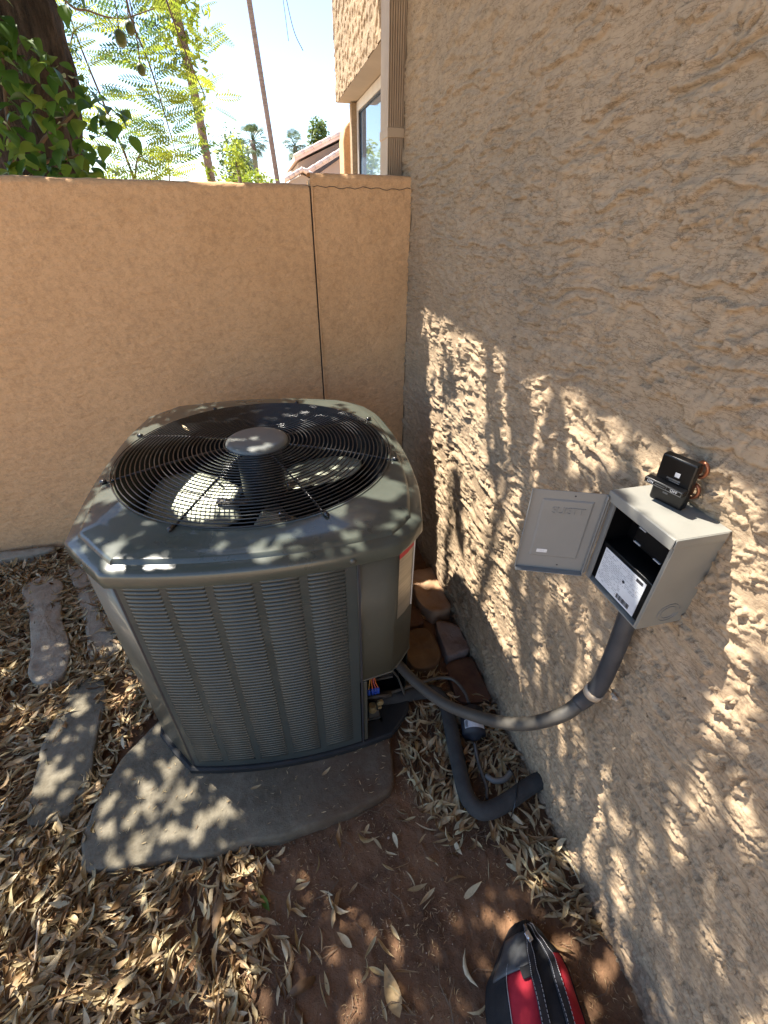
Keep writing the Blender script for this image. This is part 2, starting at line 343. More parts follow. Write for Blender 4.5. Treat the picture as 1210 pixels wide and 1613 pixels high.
# crown openings (across the sun's direction) shaped to place sun patches; BARS keep leaves
GAPS = [[(-1.694,-0.115),(-1.539,0.025),(-1.103,0.401),(-0.893,0.582),(-0.755,0.701),(-0.682,0.768),(-0.586,0.709),(-0.627,0.649),(-0.689,0.689),(-0.718,0.687),(-0.841,0.539),(-1.004,0.331),(-1.014,0.259),(-1.01,0.155),(-0.994,0.079),(-0.93,0.111),(-1.062,-0.148),(-1.206,-0.329),(-1.38,-0.416),(-1.473,-0.326)],[(-0.939,0.096),(-0.932,0.076),(-0.934,0.05),(-0.945,0.028),(-0.962,0.019),(-0.978,0.026),(-0.985,0.048),(-0.982,0.074),(-0.97,0.095),(-0.954,0.103)],[(-0.989,0.026),(-0.983,0.013),(-0.984,-0.002),(-0.99,-0.014),(-1.0,-0.017),(-1.009,-0.011),(-1.014,0.003),(-1.014,0.018),(-1.007,0.029),(-0.998,0.032)],[(-0.917,0.022),(-0.913,0.013),(-0.913,0.001),(-0.917,-0.009),(-0.924,-0.012),(-0.932,-0.008),(-0.936,0.003),(-0.936,0.015),(-0.931,0.024),(-0.924,0.027)],[(-0.869,0.142),(-0.867,0.131),(-0.869,0.117),(-0.875,0.106),(-0.881,0.103),(-0.887,0.109),(-0.889,0.121),(-0.887,0.135),(-0.881,0.145),(-0.875,0.148)],[(-0.812,0.21),(-0.809,0.196),(-0.811,0.18),(-0.818,0.166),(-0.826,0.162),(-0.833,0.167),(-0.836,0.181),(-0.833,0.198),(-0.827,0.211),(-0.819,0.215)],[(-0.753,0.397),(-0.751,0.378),(-0.755,0.354),(-0.766,0.336),(-0.777,0.331),(-0.786,0.341),(-0.788,0.362),(-0.782,0.385),(-0.772,0.401),(-0.761,0.406)],[(-0.726,0.364),(-0.727,0.354),(-0.731,0.342),(-0.736,0.332),(-0.741,0.33),(-0.743,0.335),(-0.742,0.345),(-0.738,0.357),(-0.733,0.366),(-0.728,0.369)],[(-0.674,0.476),(-0.673,0.465),(-0.675,0.452),(-0.68,0.443),(-0.686,0.442),(-0.69,0.449),(-0.691,0.461),(-0.689,0.473),(-0.684,0.481),(-0.678,0.483)],[(-0.796,0.148),(-0.793,0.14),(-0.793,0.13),(-0.797,0.121),(-0.803,0.117),(-0.809,0.12),(-0.813,0.128),(-0.812,0.138),(-0.809,0.147),(-0.802,0.151)],[(-0.76,0.178),(-0.757,0.172),(-0.756,0.164),(-0.759,0.157),(-0.764,0.154),(-0.769,0.156),(-0.773,0.163),(-0.773,0.171),(-0.77,0.178),(-0.765,0.18)],[(-0.679,0.274),(-0.67,0.269),(-0.667,0.26),(-0.67,0.249),(-0.679,0.242),(-0.69,0.241),(-0.699,0.246),(-0.702,0.256),(-0.699,0.266),(-0.69,0.273)],[(-0.647,0.377),(-0.645,0.355),(-0.648,0.334),(-0.654,0.321),(-0.661,0.323),(-0.666,0.339),(-0.667,0.361),(-0.664,0.382),(-0.658,0.393),(-0.652,0.391)],[(-0.632,0.35),(-0.628,0.335),(-0.629,0.317),(-0.634,0.304),(-0.642,0.301),(-0.649,0.309),(-0.653,0.325),(-0.652,0.343),(-0.647,0.355),(-0.639,0.358)],[(-0.625,0.424),(-0.62,0.423),(-0.618,0.417),(-0.62,0.41),(-0.626,0.404),(-0.632,0.4),(-0.638,0.402),(-0.64,0.407),(-0.637,0.414),(-0.632,0.421)],[(-0.62,0.298),(-0.611,0.276),(-0.609,0.251),(-0.615,0.231),(-0.628,0.225),(-0.641,0.235),(-0.65,0.258),(-0.651,0.284),(-0.644,0.302),(-0.632,0.307)],[(-0.594,0.392),(-0.585,0.381),(-0.581,0.368),(-0.584,0.357),(-0.594,0.354),(-0.605,0.359),(-0.614,0.371),(-0.618,0.384),(-0.614,0.394),(-0.605,0.397)],[(-0.639,0.209),(-0.629,0.2),(-0.625,0.185),(-0.629,0.171),(-0.639,0.162),(-0.652,0.163),(-0.662,0.173),(-0.665,0.187),(-0.661,0.202),(-0.651,0.21)],[(-0.576,0.338),(-0.566,0.332),(-0.562,0.32),(-0.565,0.306),(-0.575,0.296),(-0.587,0.294),(-0.597,0.301),(-0.601,0.314),(-0.597,0.327),(-0.588,0.337)],[(-0.564,0.299),(-0.555,0.276),(-0.552,0.25),(-0.557,0.231),(-0.568,0.228),(-0.581,0.243),(-0.59,0.267),(-0.592,0.293),(-0.586,0.309),(-0.576,0.311)],[(-0.521,0.373),(-0.518,0.358),(-0.519,0.342),(-0.523,0.331),(-0.528,0.33),(-0.533,0.339),(-0.536,0.355),(-0.535,0.371),(-0.531,0.381),(-0.526,0.382)],[(-0.517,0.297),(-0.512,0.296),(-0.509,0.292),(-0.51,0.286),(-0.514,0.28),(-0.52,0.277),(-0.525,0.278),(-0.528,0.282),(-0.527,0.288),(-0.523,0.294)],[(-0.62,0.529),(-0.612,0.528),(-0.608,0.521),(-0.611,0.513),(-0.619,0.505),(-0.629,0.501),(-0.638,0.503),(-0.641,0.509),(-0.638,0.518),(-0.63,0.526)],[(-0.432,0.587),(-0.428,0.586),(-0.425,0.581),(-0.425,0.574),(-0.428,0.567),(-0.433,0.563),(-0.437,0.564),(-0.44,0.569),(-0.44,0.576),(-0.437,0.583)],[(-0.438,0.605),(-0.432,0.6),(-0.428,0.596),(-0.428,0.594),(-0.433,0.595),(-0.439,0.598),(-0.445,0.602),(-0.449,0.607),(-0.449,0.609),(-0.444,0.608)],[(-0.852,0.346),(-0.852,0.331),(-0.856,0.316),(-0.863,0.304),(-0.871,0.302),(-0.876,0.311),(-0.876,0.325),(-0.872,0.341),(-0.865,0.351),(-0.857,0.353)],[(-0.791,0.423),(-0.789,0.42),(-0.792,0.405),(-0.799,0.384),(-0.808,0.363),(-0.815,0.352),(-0.816,0.355),(-0.812,0.372),(-0.805,0.394),(-0.797,0.414)],[(-0.756,0.46),(-0.753,0.455),(-0.758,0.435),(-0.769,0.405),(-0.782,0.378),(-0.792,0.363),(-0.794,0.369),(-0.788,0.392),(-0.777,0.423),(-0.764,0.448)],[(-0.609,0.529),(-0.597,0.55),(-0.564,0.575),(-0.55,0.579),(-0.536,0.567),(-0.534,0.55),(-0.547,0.537),(-0.529,0.519),(-0.515,0.498),(-0.498,0.495),(-0.511,0.471),(-0.535,0.466),(-0.559,0.49),(-0.572,0.502),(-0.559,0.529),(-0.572,0.538),(-0.597,0.527)],[(-0.642,0.652),(-0.608,0.713),(-0.56,0.684),(-0.56,0.633),(-0.58,0.615),(-0.611,0.587),(-0.625,0.589),(-0.628,0.614),(-0.62,0.635)],[(-0.555,0.619),(-0.553,0.633),(-0.543,0.643),(-0.527,0.653),(-0.51,0.64),(-0.497,0.614),(-0.515,0.604),(-0.534,0.607)],[(-0.726,0.569),(-0.78,0.586),(-0.808,0.608),(-0.708,0.637),(-0.706,0.665),(-0.696,0.688),(-0.621,0.651),(-0.643,0.621)],[(-0.218,-0.654),(-0.194,-0.639),(-0.174,-0.639),(-0.166,-0.653),(-0.173,-0.675),(-0.192,-0.699),(-0.217,-0.715),(-0.238,-0.716),(-0.246,-0.702),(-0.239,-0.678)],[(-0.162,-0.672),(-0.153,-0.667),(-0.143,-0.67),(-0.135,-0.681),(-0.133,-0.694),(-0.137,-0.706),(-0.146,-0.711),(-0.157,-0.708),(-0.165,-0.698),(-0.167,-0.684)],[(-0.129,-0.652),(-0.119,-0.645),(-0.11,-0.647),(-0.103,-0.655),(-0.102,-0.668),(-0.107,-0.68),(-0.116,-0.687),(-0.127,-0.685),(-0.133,-0.676),(-0.134,-0.663)],[(-0.206,-0.592),(-0.193,-0.585),(-0.174,-0.59),(-0.154,-0.605),(-0.142,-0.624),(-0.142,-0.64),(-0.154,-0.648),(-0.174,-0.643),(-0.194,-0.628),(-0.206,-0.608)],[(-0.23,-0.585),(-0.221,-0.58),(-0.211,-0.583),(-0.204,-0.592),(-0.203,-0.604),(-0.208,-0.614),(-0.217,-0.618),(-0.227,-0.616),(-0.234,-0.606),(-0.235,-0.595)],[(-0.201,-0.55),(-0.192,-0.545),(-0.182,-0.548),(-0.175,-0.556),(-0.174,-0.568),(-0.18,-0.579),(-0.189,-0.584),(-0.199,-0.582),(-0.206,-0.573),(-0.207,-0.561)],[(-0.122,-0.563),(-0.109,-0.556),(-0.095,-0.56),(-0.085,-0.573),(-0.082,-0.591),(-0.089,-0.606),(-0.102,-0.614),(-0.116,-0.61),(-0.127,-0.597),(-0.129,-0.578)],[(-0.154,-0.535),(-0.143,-0.531),(-0.128,-0.538),(-0.117,-0.553),(-0.113,-0.57),(-0.117,-0.584),(-0.128,-0.588),(-0.142,-0.581),(-0.154,-0.566),(-0.159,-0.548)],[(-0.168,-0.507),(-0.155,-0.5),(-0.141,-0.504),(-0.131,-0.516),(-0.13,-0.533),(-0.137,-0.548),(-0.151,-0.555),(-0.165,-0.552),(-0.175,-0.539),(-0.176,-0.522)],[(-0.034,-0.689),(-0.018,-0.68),(-0.005,-0.681),(0.001,-0.692),(-0.003,-0.709),(-0.016,-0.726),(-0.032,-0.737),(-0.046,-0.736),(-0.052,-0.724),(-0.047,-0.706)],[(-0.058,-0.601),(-0.045,-0.591),(-0.031,-0.592),(-0.022,-0.603),(-0.022,-0.621),(-0.029,-0.639),(-0.043,-0.65),(-0.057,-0.65),(-0.066,-0.638),(-0.067,-0.619)],[(-0.049,-0.956),(-0.042,-0.943),(-0.028,-0.938),(-0.013,-0.943),(-0.002,-0.954),(0.001,-0.969),(-0.006,-0.982),(-0.019,-0.987),(-0.035,-0.983),(-0.046,-0.971)],[(-0.033,-0.922),(-0.029,-0.906),(-0.015,-0.896),(0.001,-0.894),(0.015,-0.902),(0.021,-0.917),(0.017,-0.932),(0.004,-0.943),(-0.013,-0.945),(-0.027,-0.937)],[(-0.045,-0.896),(-0.037,-0.89),(-0.029,-0.892),(-0.021,-0.901),(-0.019,-0.914),(-0.022,-0.926),(-0.029,-0.932),(-0.039,-0.93),(-0.046,-0.92),(-0.048,-0.907)],[(-0.081,-1.007),(-0.074,-0.999),(-0.066,-0.998),(-0.062,-1.005),(-0.061,-1.016),(-0.066,-1.028),(-0.073,-1.036),(-0.081,-1.037),(-0.086,-1.03),(-0.086,-1.019)],[(0.209,-0.69),(0.221,-0.675),(0.235,-0.674),(0.244,-0.687),(0.247,-0.708),(0.241,-0.731),(0.228,-0.747),(0.214,-0.749),(0.204,-0.736),(0.202,-0.713)],[(0.127,-0.636),(0.136,-0.628),(0.151,-0.631),(0.167,-0.644),(0.178,-0.663),(0.18,-0.68),(0.171,-0.689),(0.156,-0.687),(0.139,-0.673),(0.128,-0.654)],[(0.062,-0.986),(0.071,-0.979),(0.082,-0.983),(0.092,-0.995),(0.097,-1.013),(0.094,-1.028),(0.086,-1.036),(0.074,-1.032),(0.064,-1.019),(0.059,-1.002)],[(0.033,-0.791),(0.042,-0.785),(0.053,-0.789),(0.062,-0.801),(0.066,-0.816),(0.063,-0.83),(0.055,-0.836),(0.044,-0.833),(0.034,-0.82),(0.03,-0.804)],[(0.135,-0.756),(0.151,-0.75),(0.165,-0.756),(0.172,-0.772),(0.169,-0.792),(0.157,-0.81),(0.14,-0.817),(0.125,-0.811),(0.118,-0.794),(0.122,-0.773)],[(0.068,-0.467),(0.078,-0.463),(0.091,-0.469),(0.101,-0.483),(0.106,-0.499),(0.103,-0.512),(0.093,-0.516),(0.081,-0.51),(0.07,-0.496),(0.065,-0.479)],[(0.029,-0.427),(0.037,-0.423),(0.047,-0.427),(0.055,-0.437),(0.058,-0.45),(0.054,-0.461),(0.045,-0.465),(0.035,-0.461),(0.027,-0.451),(0.025,-0.438)],[(-0.135,-0.233),(-0.123,-0.23),(-0.105,-0.238),(-0.087,-0.253),(-0.076,-0.271),(-0.076,-0.285),(-0.087,-0.288),(-0.105,-0.281),(-0.123,-0.265),(-0.135,-0.247)],[(-0.055,-0.277),(-0.043,-0.274),(-0.03,-0.28),(-0.02,-0.293),(-0.017,-0.308),(-0.022,-0.319),(-0.034,-0.323),(-0.047,-0.317),(-0.057,-0.304),(-0.06,-0.288)],[(-0.168,-0.24),(-0.157,-0.24),(-0.149,-0.243),(-0.145,-0.251),(-0.148,-0.258),(-0.157,-0.264),(-0.168,-0.265),(-0.177,-0.261),(-0.181,-0.253),(-0.177,-0.246)],[(0.153,-0.491),(0.166,-0.491),(0.178,-0.502),(0.186,-0.519),(0.186,-0.537),(0.178,-0.549),(0.165,-0.549),(0.152,-0.538),(0.144,-0.52),(0.144,-0.502)],[(0.114,-0.417),(0.126,-0.414),(0.142,-0.423),(0.157,-0.442),(0.164,-0.463),(0.161,-0.479),(0.149,-0.484),(0.133,-0.475),(0.118,-0.456),(0.111,-0.433)],[(0.005,-0.292),(0.023,-0.288),(0.043,-0.298),(0.059,-0.32),(0.066,-0.344),(0.059,-0.363),(0.043,-0.369),(0.021,-0.359),(0.004,-0.336),(-0.002,-0.311)],[(-0.145,-0.42),(-0.137,-0.418),(-0.128,-0.423),(-0.12,-0.433),(-0.117,-0.444),(-0.12,-0.452),(-0.127,-0.454),(-0.137,-0.449),(-0.145,-0.439),(-0.148,-0.428)],[(-0.206,-0.385),(-0.201,-0.366),(-0.194,-0.356),(-0.187,-0.358),(-0.182,-0.372),(-0.182,-0.392),(-0.187,-0.411),(-0.194,-0.422),(-0.202,-0.42),(-0.206,-0.406)],[(-0.12,-0.33),(-0.109,-0.327),(-0.097,-0.333),(-0.088,-0.345),(-0.085,-0.359),(-0.089,-0.369),(-0.1,-0.372),(-0.113,-0.367),(-0.122,-0.354),(-0.125,-0.34)],[(-0.076,-0.365),(-0.066,-0.36),(-0.055,-0.363),(-0.048,-0.372),(-0.047,-0.384),(-0.053,-0.395),(-0.064,-0.4),(-0.075,-0.398),(-0.082,-0.388),(-0.083,-0.375)],[(-0.034,-0.235),(-0.021,-0.229),(-0.008,-0.231),(-0.001,-0.241),(-0.001,-0.254),(-0.01,-0.267),(-0.023,-0.273),(-0.036,-0.271),(-0.044,-0.261),(-0.043,-0.247)],[(0.161,-0.726),(0.17,-0.717),(0.18,-0.717),(0.188,-0.726),(0.189,-0.741),(0.185,-0.757),(0.176,-0.767),(0.166,-0.768),(0.158,-0.758),(0.157,-0.742)],[(-0.479,0.202),(-0.46,0.205),(-0.442,0.202),(-0.433,0.192),(-0.435,0.18),(-0.448,0.17),(-0.468,0.166),(-0.487,0.169),(-0.497,0.179),(-0.494,0.192)],[(-0.429,0.263),(-0.415,0.266),(-0.4,0.263),(-0.391,0.254),(-0.39,0.243),(-0.399,0.235),(-0.413,0.231),(-0.428,0.234),(-0.438,0.243),(-0.439,0.254)],[(-0.304,0.126),(-0.292,0.126),(-0.28,0.12),(-0.274,0.111),(-0.274,0.102),(-0.281,0.097),(-0.293,0.096),(-0.305,0.102),(-0.312,0.111),(-0.311,0.12)],[(-1.28,-0.333),(-1.206,-0.339),(-1.157,-0.376),(-1.149,-0.429),(-1.187,-0.483),(-1.259,-0.517),(-1.34,-0.515),(-1.396,-0.476),(-1.401,-0.416),(-1.355,-0.361)],[(-1.321,-0.506),(-1.266,-0.487),(-1.227,-0.485),(-1.215,-0.5),(-1.236,-0.525),(-1.283,-0.554),(-1.34,-0.575),(-1.384,-0.578),(-1.396,-0.563),(-1.372,-0.535)],[(0.101,-0.646),(0.111,-0.644),(0.126,-0.655),(0.141,-0.675),(0.15,-0.696),(0.15,-0.71),(0.141,-0.713),(0.125,-0.702),(0.11,-0.682),(0.101,-0.661)],[(0.003,-0.384),(0.017,-0.375),(0.032,-0.378),(0.041,-0.39),(0.042,-0.407),(0.033,-0.424),(0.019,-0.433),(0.004,-0.431),(-0.006,-0.418),(-0.006,-0.4)],[(0.198,-0.579),(0.209,-0.573),(0.224,-0.58),(0.237,-0.598),(0.244,-0.619),(0.242,-0.637),(0.232,-0.644),(0.216,-0.637),(0.202,-0.619),(0.196,-0.597)],[(0.036,-0.526),(0.047,-0.523),(0.062,-0.531),(0.075,-0.547),(0.081,-0.566),(0.078,-0.581),(0.067,-0.585),(0.053,-0.578),(0.039,-0.56),(0.033,-0.541)],[(-0.131,-0.105),(-0.119,-0.104),(-0.105,-0.113),(-0.093,-0.128),(-0.089,-0.144),(-0.094,-0.154),(-0.106,-0.155),(-0.12,-0.146),(-0.132,-0.13),(-0.136,-0.115)],[(-0.297,-0.97),(-0.281,-0.961),(-0.263,-0.967),(-0.249,-0.985),(-0.244,-1.009),(-0.25,-1.03),(-0.266,-1.04),(-0.285,-1.035),(-0.3,-1.016),(-0.304,-0.991)],[(-0.4,-1.301),(-0.386,-1.29),(-0.371,-1.293),(-0.359,-1.308),(-0.356,-1.33),(-0.362,-1.35),(-0.376,-1.361),(-0.392,-1.359),(-0.404,-1.343),(-0.407,-1.321)],[(-0.346,-0.98),(-0.331,-0.974),(-0.312,-0.983),(-0.295,-1.004),(-0.288,-1.029),(-0.293,-1.049),(-0.309,-1.056),(-0.329,-1.048),(-0.345,-1.026),(-0.352,-1.0)],[(-0.444,-0.396),(-0.426,-0.379),(-0.403,-0.374),(-0.383,-0.381),(-0.373,-0.398),(-0.376,-0.419),(-0.392,-0.436),(-0.416,-0.443),(-0.437,-0.436),(-0.448,-0.418)],[(-0.42,-0.331),(-0.411,-0.325),(-0.401,-0.327),(-0.394,-0.337),(-0.392,-0.349),(-0.396,-0.361),(-0.405,-0.367),(-0.415,-0.365),(-0.422,-0.355),(-0.424,-0.342)],[(-0.623,-0.629),(-0.6,-0.595),(-0.57,-0.571),(-0.546,-0.565),(-0.534,-0.578),(-0.539,-0.605),(-0.56,-0.639),(-0.59,-0.665),(-0.617,-0.674),(-0.63,-0.66)],[(-0.482,-0.494),(-0.474,-0.486),(-0.467,-0.484),(-0.463,-0.489),(-0.464,-0.499),(-0.469,-0.51),(-0.477,-0.518),(-0.485,-0.521),(-0.489,-0.516),(-0.488,-0.505)],[(-0.335,-0.408),(-0.325,-0.395),(-0.317,-0.39),(-0.313,-0.395),(-0.316,-0.407),(-0.324,-0.422),(-0.334,-0.435),(-0.342,-0.441),(-0.346,-0.437),(-0.343,-0.424)],[(-0.404,-0.447),(-0.398,-0.442),(-0.391,-0.442),(-0.386,-0.448),(-0.386,-0.458),(-0.389,-0.467),(-0.395,-0.472),(-0.402,-0.472),(-0.407,-0.466),(-0.407,-0.457)],[(-0.838,0.072),(-0.815,0.074),(-0.797,0.064),(-0.791,0.044),(-0.799,0.023),(-0.818,0.007),(-0.842,0.004),(-0.861,0.014),(-0.867,0.035),(-0.858,0.057)],[(-0.802,0.088),(-0.778,0.093),(-0.756,0.087),(-0.745,0.073),(-0.747,0.054),(-0.764,0.039),(-0.788,0.033),(-0.811,0.038),(-0.823,0.053),(-0.82,0.073)],[(-0.743,0.138),(-0.726,0.141),(-0.711,0.136),(-0.702,0.125),(-0.703,0.112),(-0.715,0.102),(-0.732,0.098),(-0.748,0.102),(-0.757,0.114),(-0.755,0.128)],[(-0.662,0.026),(-0.648,0.03),(-0.635,0.027),(-0.627,0.018),(-0.629,0.006),(-0.638,-0.005),(-0.653,-0.01),(-0.666,-0.007),(-0.674,0.002),(-0.672,0.015)],[(-0.614,0.102),(-0.605,0.103),(-0.596,0.1),(-0.59,0.093),(-0.589,0.084),(-0.595,0.077),(-0.604,0.075),(-0.614,0.078),(-0.62,0.086),(-0.62,0.095)],[(-0.773,0.029),(-0.764,0.031),(-0.755,0.027),(-0.748,0.019),(-0.747,0.01),(-0.753,0.003),(-0.762,0.001),(-0.772,0.005),(-0.778,0.013),(-0.779,0.022)],[(-0.69,0.099),(-0.683,0.101),(-0.675,0.099),(-0.671,0.093),(-0.671,0.087),(-0.676,0.081),(-0.683,0.08),(-0.691,0.082),(-0.695,0.088),(-0.695,0.094)],[(-1.275,-0.312),(-1.25,-0.314),(-1.224,-0.339),(-1.206,-0.38),(-1.202,-0.42),(-1.215,-0.446),(-1.24,-0.445),(-1.268,-0.419),(-1.286,-0.376),(-1.289,-0.335)],[(-1.231,-0.199),(-1.21,-0.201),(-1.201,-0.224),(-1.209,-0.261),(-1.231,-0.299),(-1.259,-0.322),(-1.282,-0.322),(-1.291,-0.296),(-1.281,-0.257),(-1.258,-0.22)],[(-1.064,-0.172),(-1.026,-0.155),(-0.999,-0.151),(-0.991,-0.161),(-1.005,-0.181),(-1.037,-0.205),(-1.075,-0.224),(-1.106,-0.23),(-1.114,-0.219),(-1.098,-0.197)],[(-1.173,-0.142),(-1.152,-0.141),(-1.146,-0.152),(-1.155,-0.171),(-1.178,-0.191),(-1.206,-0.206),(-1.228,-0.208),(-1.236,-0.196),(-1.225,-0.176),(-1.201,-0.155)],[(-0.944,0.042),(-0.927,0.036),(-0.923,0.027),(-0.934,0.018),(-0.956,0.011),(-0.982,0.01),(-1.001,0.016),(-1.005,0.025),(-0.993,0.035),(-0.97,0.041)],[(-1.088,-0.585),(-1.077,-0.584),(-1.063,-0.592),(-1.051,-0.606),(-1.046,-0.622),(-1.049,-0.633),(-1.06,-0.635),(-1.074,-0.627),(-1.086,-0.612),(-1.092,-0.596)],[(-1.254,-0.409),(-1.241,-0.409),(-1.222,-0.422),(-1.206,-0.442),(-1.198,-0.462),(-1.2,-0.474),(-1.213,-0.473),(-1.231,-0.46),(-1.248,-0.44),(-1.257,-0.42)],[(-0.341,-0.128),(-0.335,-0.129),(-0.325,-0.138),(-0.315,-0.151),(-0.308,-0.164),(-0.307,-0.171),(-0.313,-0.17),(-0.324,-0.162),(-0.334,-0.148),(-0.341,-0.135)],[(-0.678,0.139),(-0.671,0.14),(-0.664,0.138),(-0.66,0.133),(-0.661,0.128),(-0.666,0.123),(-0.673,0.122),(-0.679,0.124),(-0.683,0.129),(-0.683,0.134)],[(-0.502,-0.025),(-0.497,-0.023),(-0.491,-0.026),(-0.487,-0.031),(-0.486,-0.037),(-0.489,-0.041),(-0.494,-0.043),(-0.499,-0.041),(-0.503,-0.035),(-0.504,-0.029)],[(-0.893,-0.059),(-0.88,-0.063),(-0.867,-0.082),(-0.859,-0.11),(-0.859,-0.137),(-0.868,-0.152),(-0.882,-0.149),(-0.895,-0.129),(-0.903,-0.1),(-0.903,-0.074)],[(-0.658,-0.657),(-0.629,-0.636),(-0.602,-0.636),(-0.585,-0.657),(-0.585,-0.691),(-0.603,-0.727),(-0.632,-0.751),(-0.662,-0.753),(-0.68,-0.73),(-0.678,-0.693)],[(-0.757,-0.504),(-0.718,-0.493),(-0.672,-0.515),(-0.636,-0.56),(-0.622,-0.614),(-0.635,-0.657),(-0.673,-0.673),(-0.721,-0.653),(-0.76,-0.604),(-0.773,-0.546)],[(-0.668,-0.491),(-0.634,-0.483),(-0.59,-0.508),(-0.552,-0.555),(-0.534,-0.609),(-0.543,-0.65),(-0.576,-0.661),(-0.622,-0.638),(-0.662,-0.587),(-0.68,-0.53)],[(-0.73,-0.467),(-0.698,-0.445),(-0.673,-0.438),(-0.663,-0.45),(-0.672,-0.477),(-0.697,-0.508),(-0.73,-0.533),(-0.758,-0.542),(-0.768,-0.528),(-0.757,-0.5)],[(-0.632,-0.55),(-0.613,-0.543),(-0.589,-0.554),(-0.57,-0.578),(-0.562,-0.607),(-0.569,-0.63),(-0.588,-0.638),(-0.612,-0.627),(-0.632,-0.602),(-0.639,-0.573)],[(-0.322,-0.275),(-0.319,-0.283),(-0.315,-0.289),(-0.312,-0.291),(-0.31,-0.288),(-0.31,-0.282),(-0.313,-0.274),(-0.317,-0.268),(-0.32,-0.266),(-0.322,-0.269)],[(-0.432,-0.113),(-0.43,-0.119),(-0.427,-0.125),(-0.423,-0.127),(-0.421,-0.125),(-0.421,-0.12),(-0.423,-0.113),(-0.426,-0.108),(-0.43,-0.106),(-0.432,-0.108)],[(-0.499,-0.021),(-0.498,-0.027),(-0.495,-0.032),(-0.491,-0.035),(-0.488,-0.033),(-0.488,-0.029),(-0.49,-0.023),(-0.493,-0.018),(-0.496,-0.015),(-0.499,-0.017)],[(-0.614,0.045),(-0.612,0.038),(-0.606,0.03),(-0.598,0.025),(-0.591,0.024),(-0.589,0.029),(-0.591,0.036),(-0.598,0.044),(-0.606,0.049),(-0.612,0.049)],[(-0.254,-0.51),(-0.254,-0.54),(-0.249,-0.565),(-0.242,-0.574),(-0.235,-0.564),(-0.231,-0.539),(-0.231,-0.509),(-0.236,-0.486),(-0.243,-0.478),(-0.25,-0.486)],[(-0.307,-0.449),(-0.303,-0.461),(-0.299,-0.469),(-0.296,-0.471),(-0.295,-0.465),(-0.296,-0.454),(-0.299,-0.442),(-0.303,-0.434),(-0.307,-0.432),(-0.308,-0.438)]]
GAP_SCALE = [0.97,0.97,0.97,0.97,0.97,0.97,0.97,0.97,0.97,0.97,0.97,0.97,0.97,0.97,0.97,0.97,0.97,0.97,0.97,0.97,0.97,0.97,0.97,0.97,0.97,0.97,0.97,0.97,0.97,0.97,0.97,1.2,1.08,1.08,1.08,1.08,1.08,1.08,1.08,1.08,1.08,1.08,1.08,1.02,1.02,1.02,1.02,1.02,1.02,1.02,1.02,1.02,1.02,1.02,1.02,1.02,1.02,1.02,1.02,1.02,1.02,1.02,1.02,1.02,1.02,1.02,1.02,1.02,1.02,1.02,1.02,1.02,1.02,1.02,1.02,1.02,1.02,1.02,1.02,1.2,1.2,1.2,1.2,1.2,1.2,1.2,1.2,1.2,1.2,1.2,1.2,1.2,1.2,1.2,1.2,1.2,1.2,1.2,1.2,1.2,1.2,1.2,1.2,1.2,1.2,1.2,1.2,1.2,1.2,1.2,1.2,1.2,1.2,1.2]
BARS = [[(-1.262,0.244),(-1.229,0.274),(-1.178,0.233),(-1.108,0.197),(-1.172,0.113),(-1.234,0.169)],[(-1.176,0.286),(-1.08,0.375),(-1.016,0.325),(-1.057,0.263),(-1.115,0.26)],[(-1.023,0.423),(-0.971,0.471),(-0.932,0.426),(-1.004,0.331),(-1.008,0.363)],[(-1.509,-0.04),(-1.448,0.02),(-1.395,-0.027),(-1.478,-0.111)],[(-0.921,0.544),(-0.908,0.559),(-0.897,0.539),(-0.905,0.513),(-0.919,0.531)],[(-0.855,0.598),(-0.832,0.622),(-0.816,0.601),(-0.838,0.575)],[(-1.34,-0.104),(-1.294,-0.051),(-1.229,-0.167),(-1.304,-0.173)],[(-1.146,-0.063),(-1.107,-0.031),(-1.061,-0.128),(-1.124,-0.141)],[(-1.374,0.138),(-1.336,0.178),(-1.305,0.141),(-1.348,0.115)],[(-0.809,0.628),(-0.77,0.669),(-0.779,0.642),(-0.792,0.607)],[(-0.702,0.728),(-0.694,0.737),(-0.679,0.723),(-0.689,0.715)],[(-0.756,0.588),(-0.767,0.611),(-0.715,0.619),(-0.714,0.604)]]
W = 0.596; D = 2.021
# ============================================================ SETTING: ground
gr = mesh('ground', [(-90, -60, -.05), (90, -60, -.05), (90, 200, -.05), (-90, 200, -.05)], [(0, 1, 2, 3)], 'far_ground'); tag(gr, kind='structure')
def ground_z(x, y):
    return .012 * fbm(x * 2.2, y * 2.2, 3, 5) + .004 * fbm(x * 14, y * 14, 3, 9)
nx, ny = 520, 480
gx = np.linspace(-2.3, W + .01, nx)[:, None] * np.ones((1, ny)); gy = np.linspace(-1.0, D + .01, ny)[None, :] * np.ones((nx, 1))
gz = ground_z(gx, gy) + .0028 * fbm(gx * 70, gy * 70, 3, 21) + .003 * sst(.18, .5, fbm(gx * 45, gy * 45, 2, 33))
yard = npmesh('dirt_yard', np.stack([gx, gy, gz - .004], -1).reshape(-1, 3), gridF(nx, ny), 'dirt'); tag(yard, kind='structure')

# ============================================================ HOUSE with its heavy trowelled stucco wall
house = thing('house', (W, 0, 0), 'tan house with heavy trowelled stucco wall filling the right side', 'house')
t = np.linspace(math.atan(-.75 / .6), math.atan(2.26 / .6), 860); ys = .6 * np.tan(t)
zs = np.concatenate([np.linspace(-.03, 1.75, 760), np.linspace(1.753, 2.6, 150)])
Yg = ys[:, None] * np.ones((1, len(zs))); Zg = np.ones((len(ys), 1)) * zs[None, :]
wy = Yg + .03 * pn(Yg * 3, Zg * 3, 101); wz = Zg + .045 * pn(Yg * 2.6, Zg * 1.6, 102) + .010 * pn(Yg * 9, Zg * 9, 103)
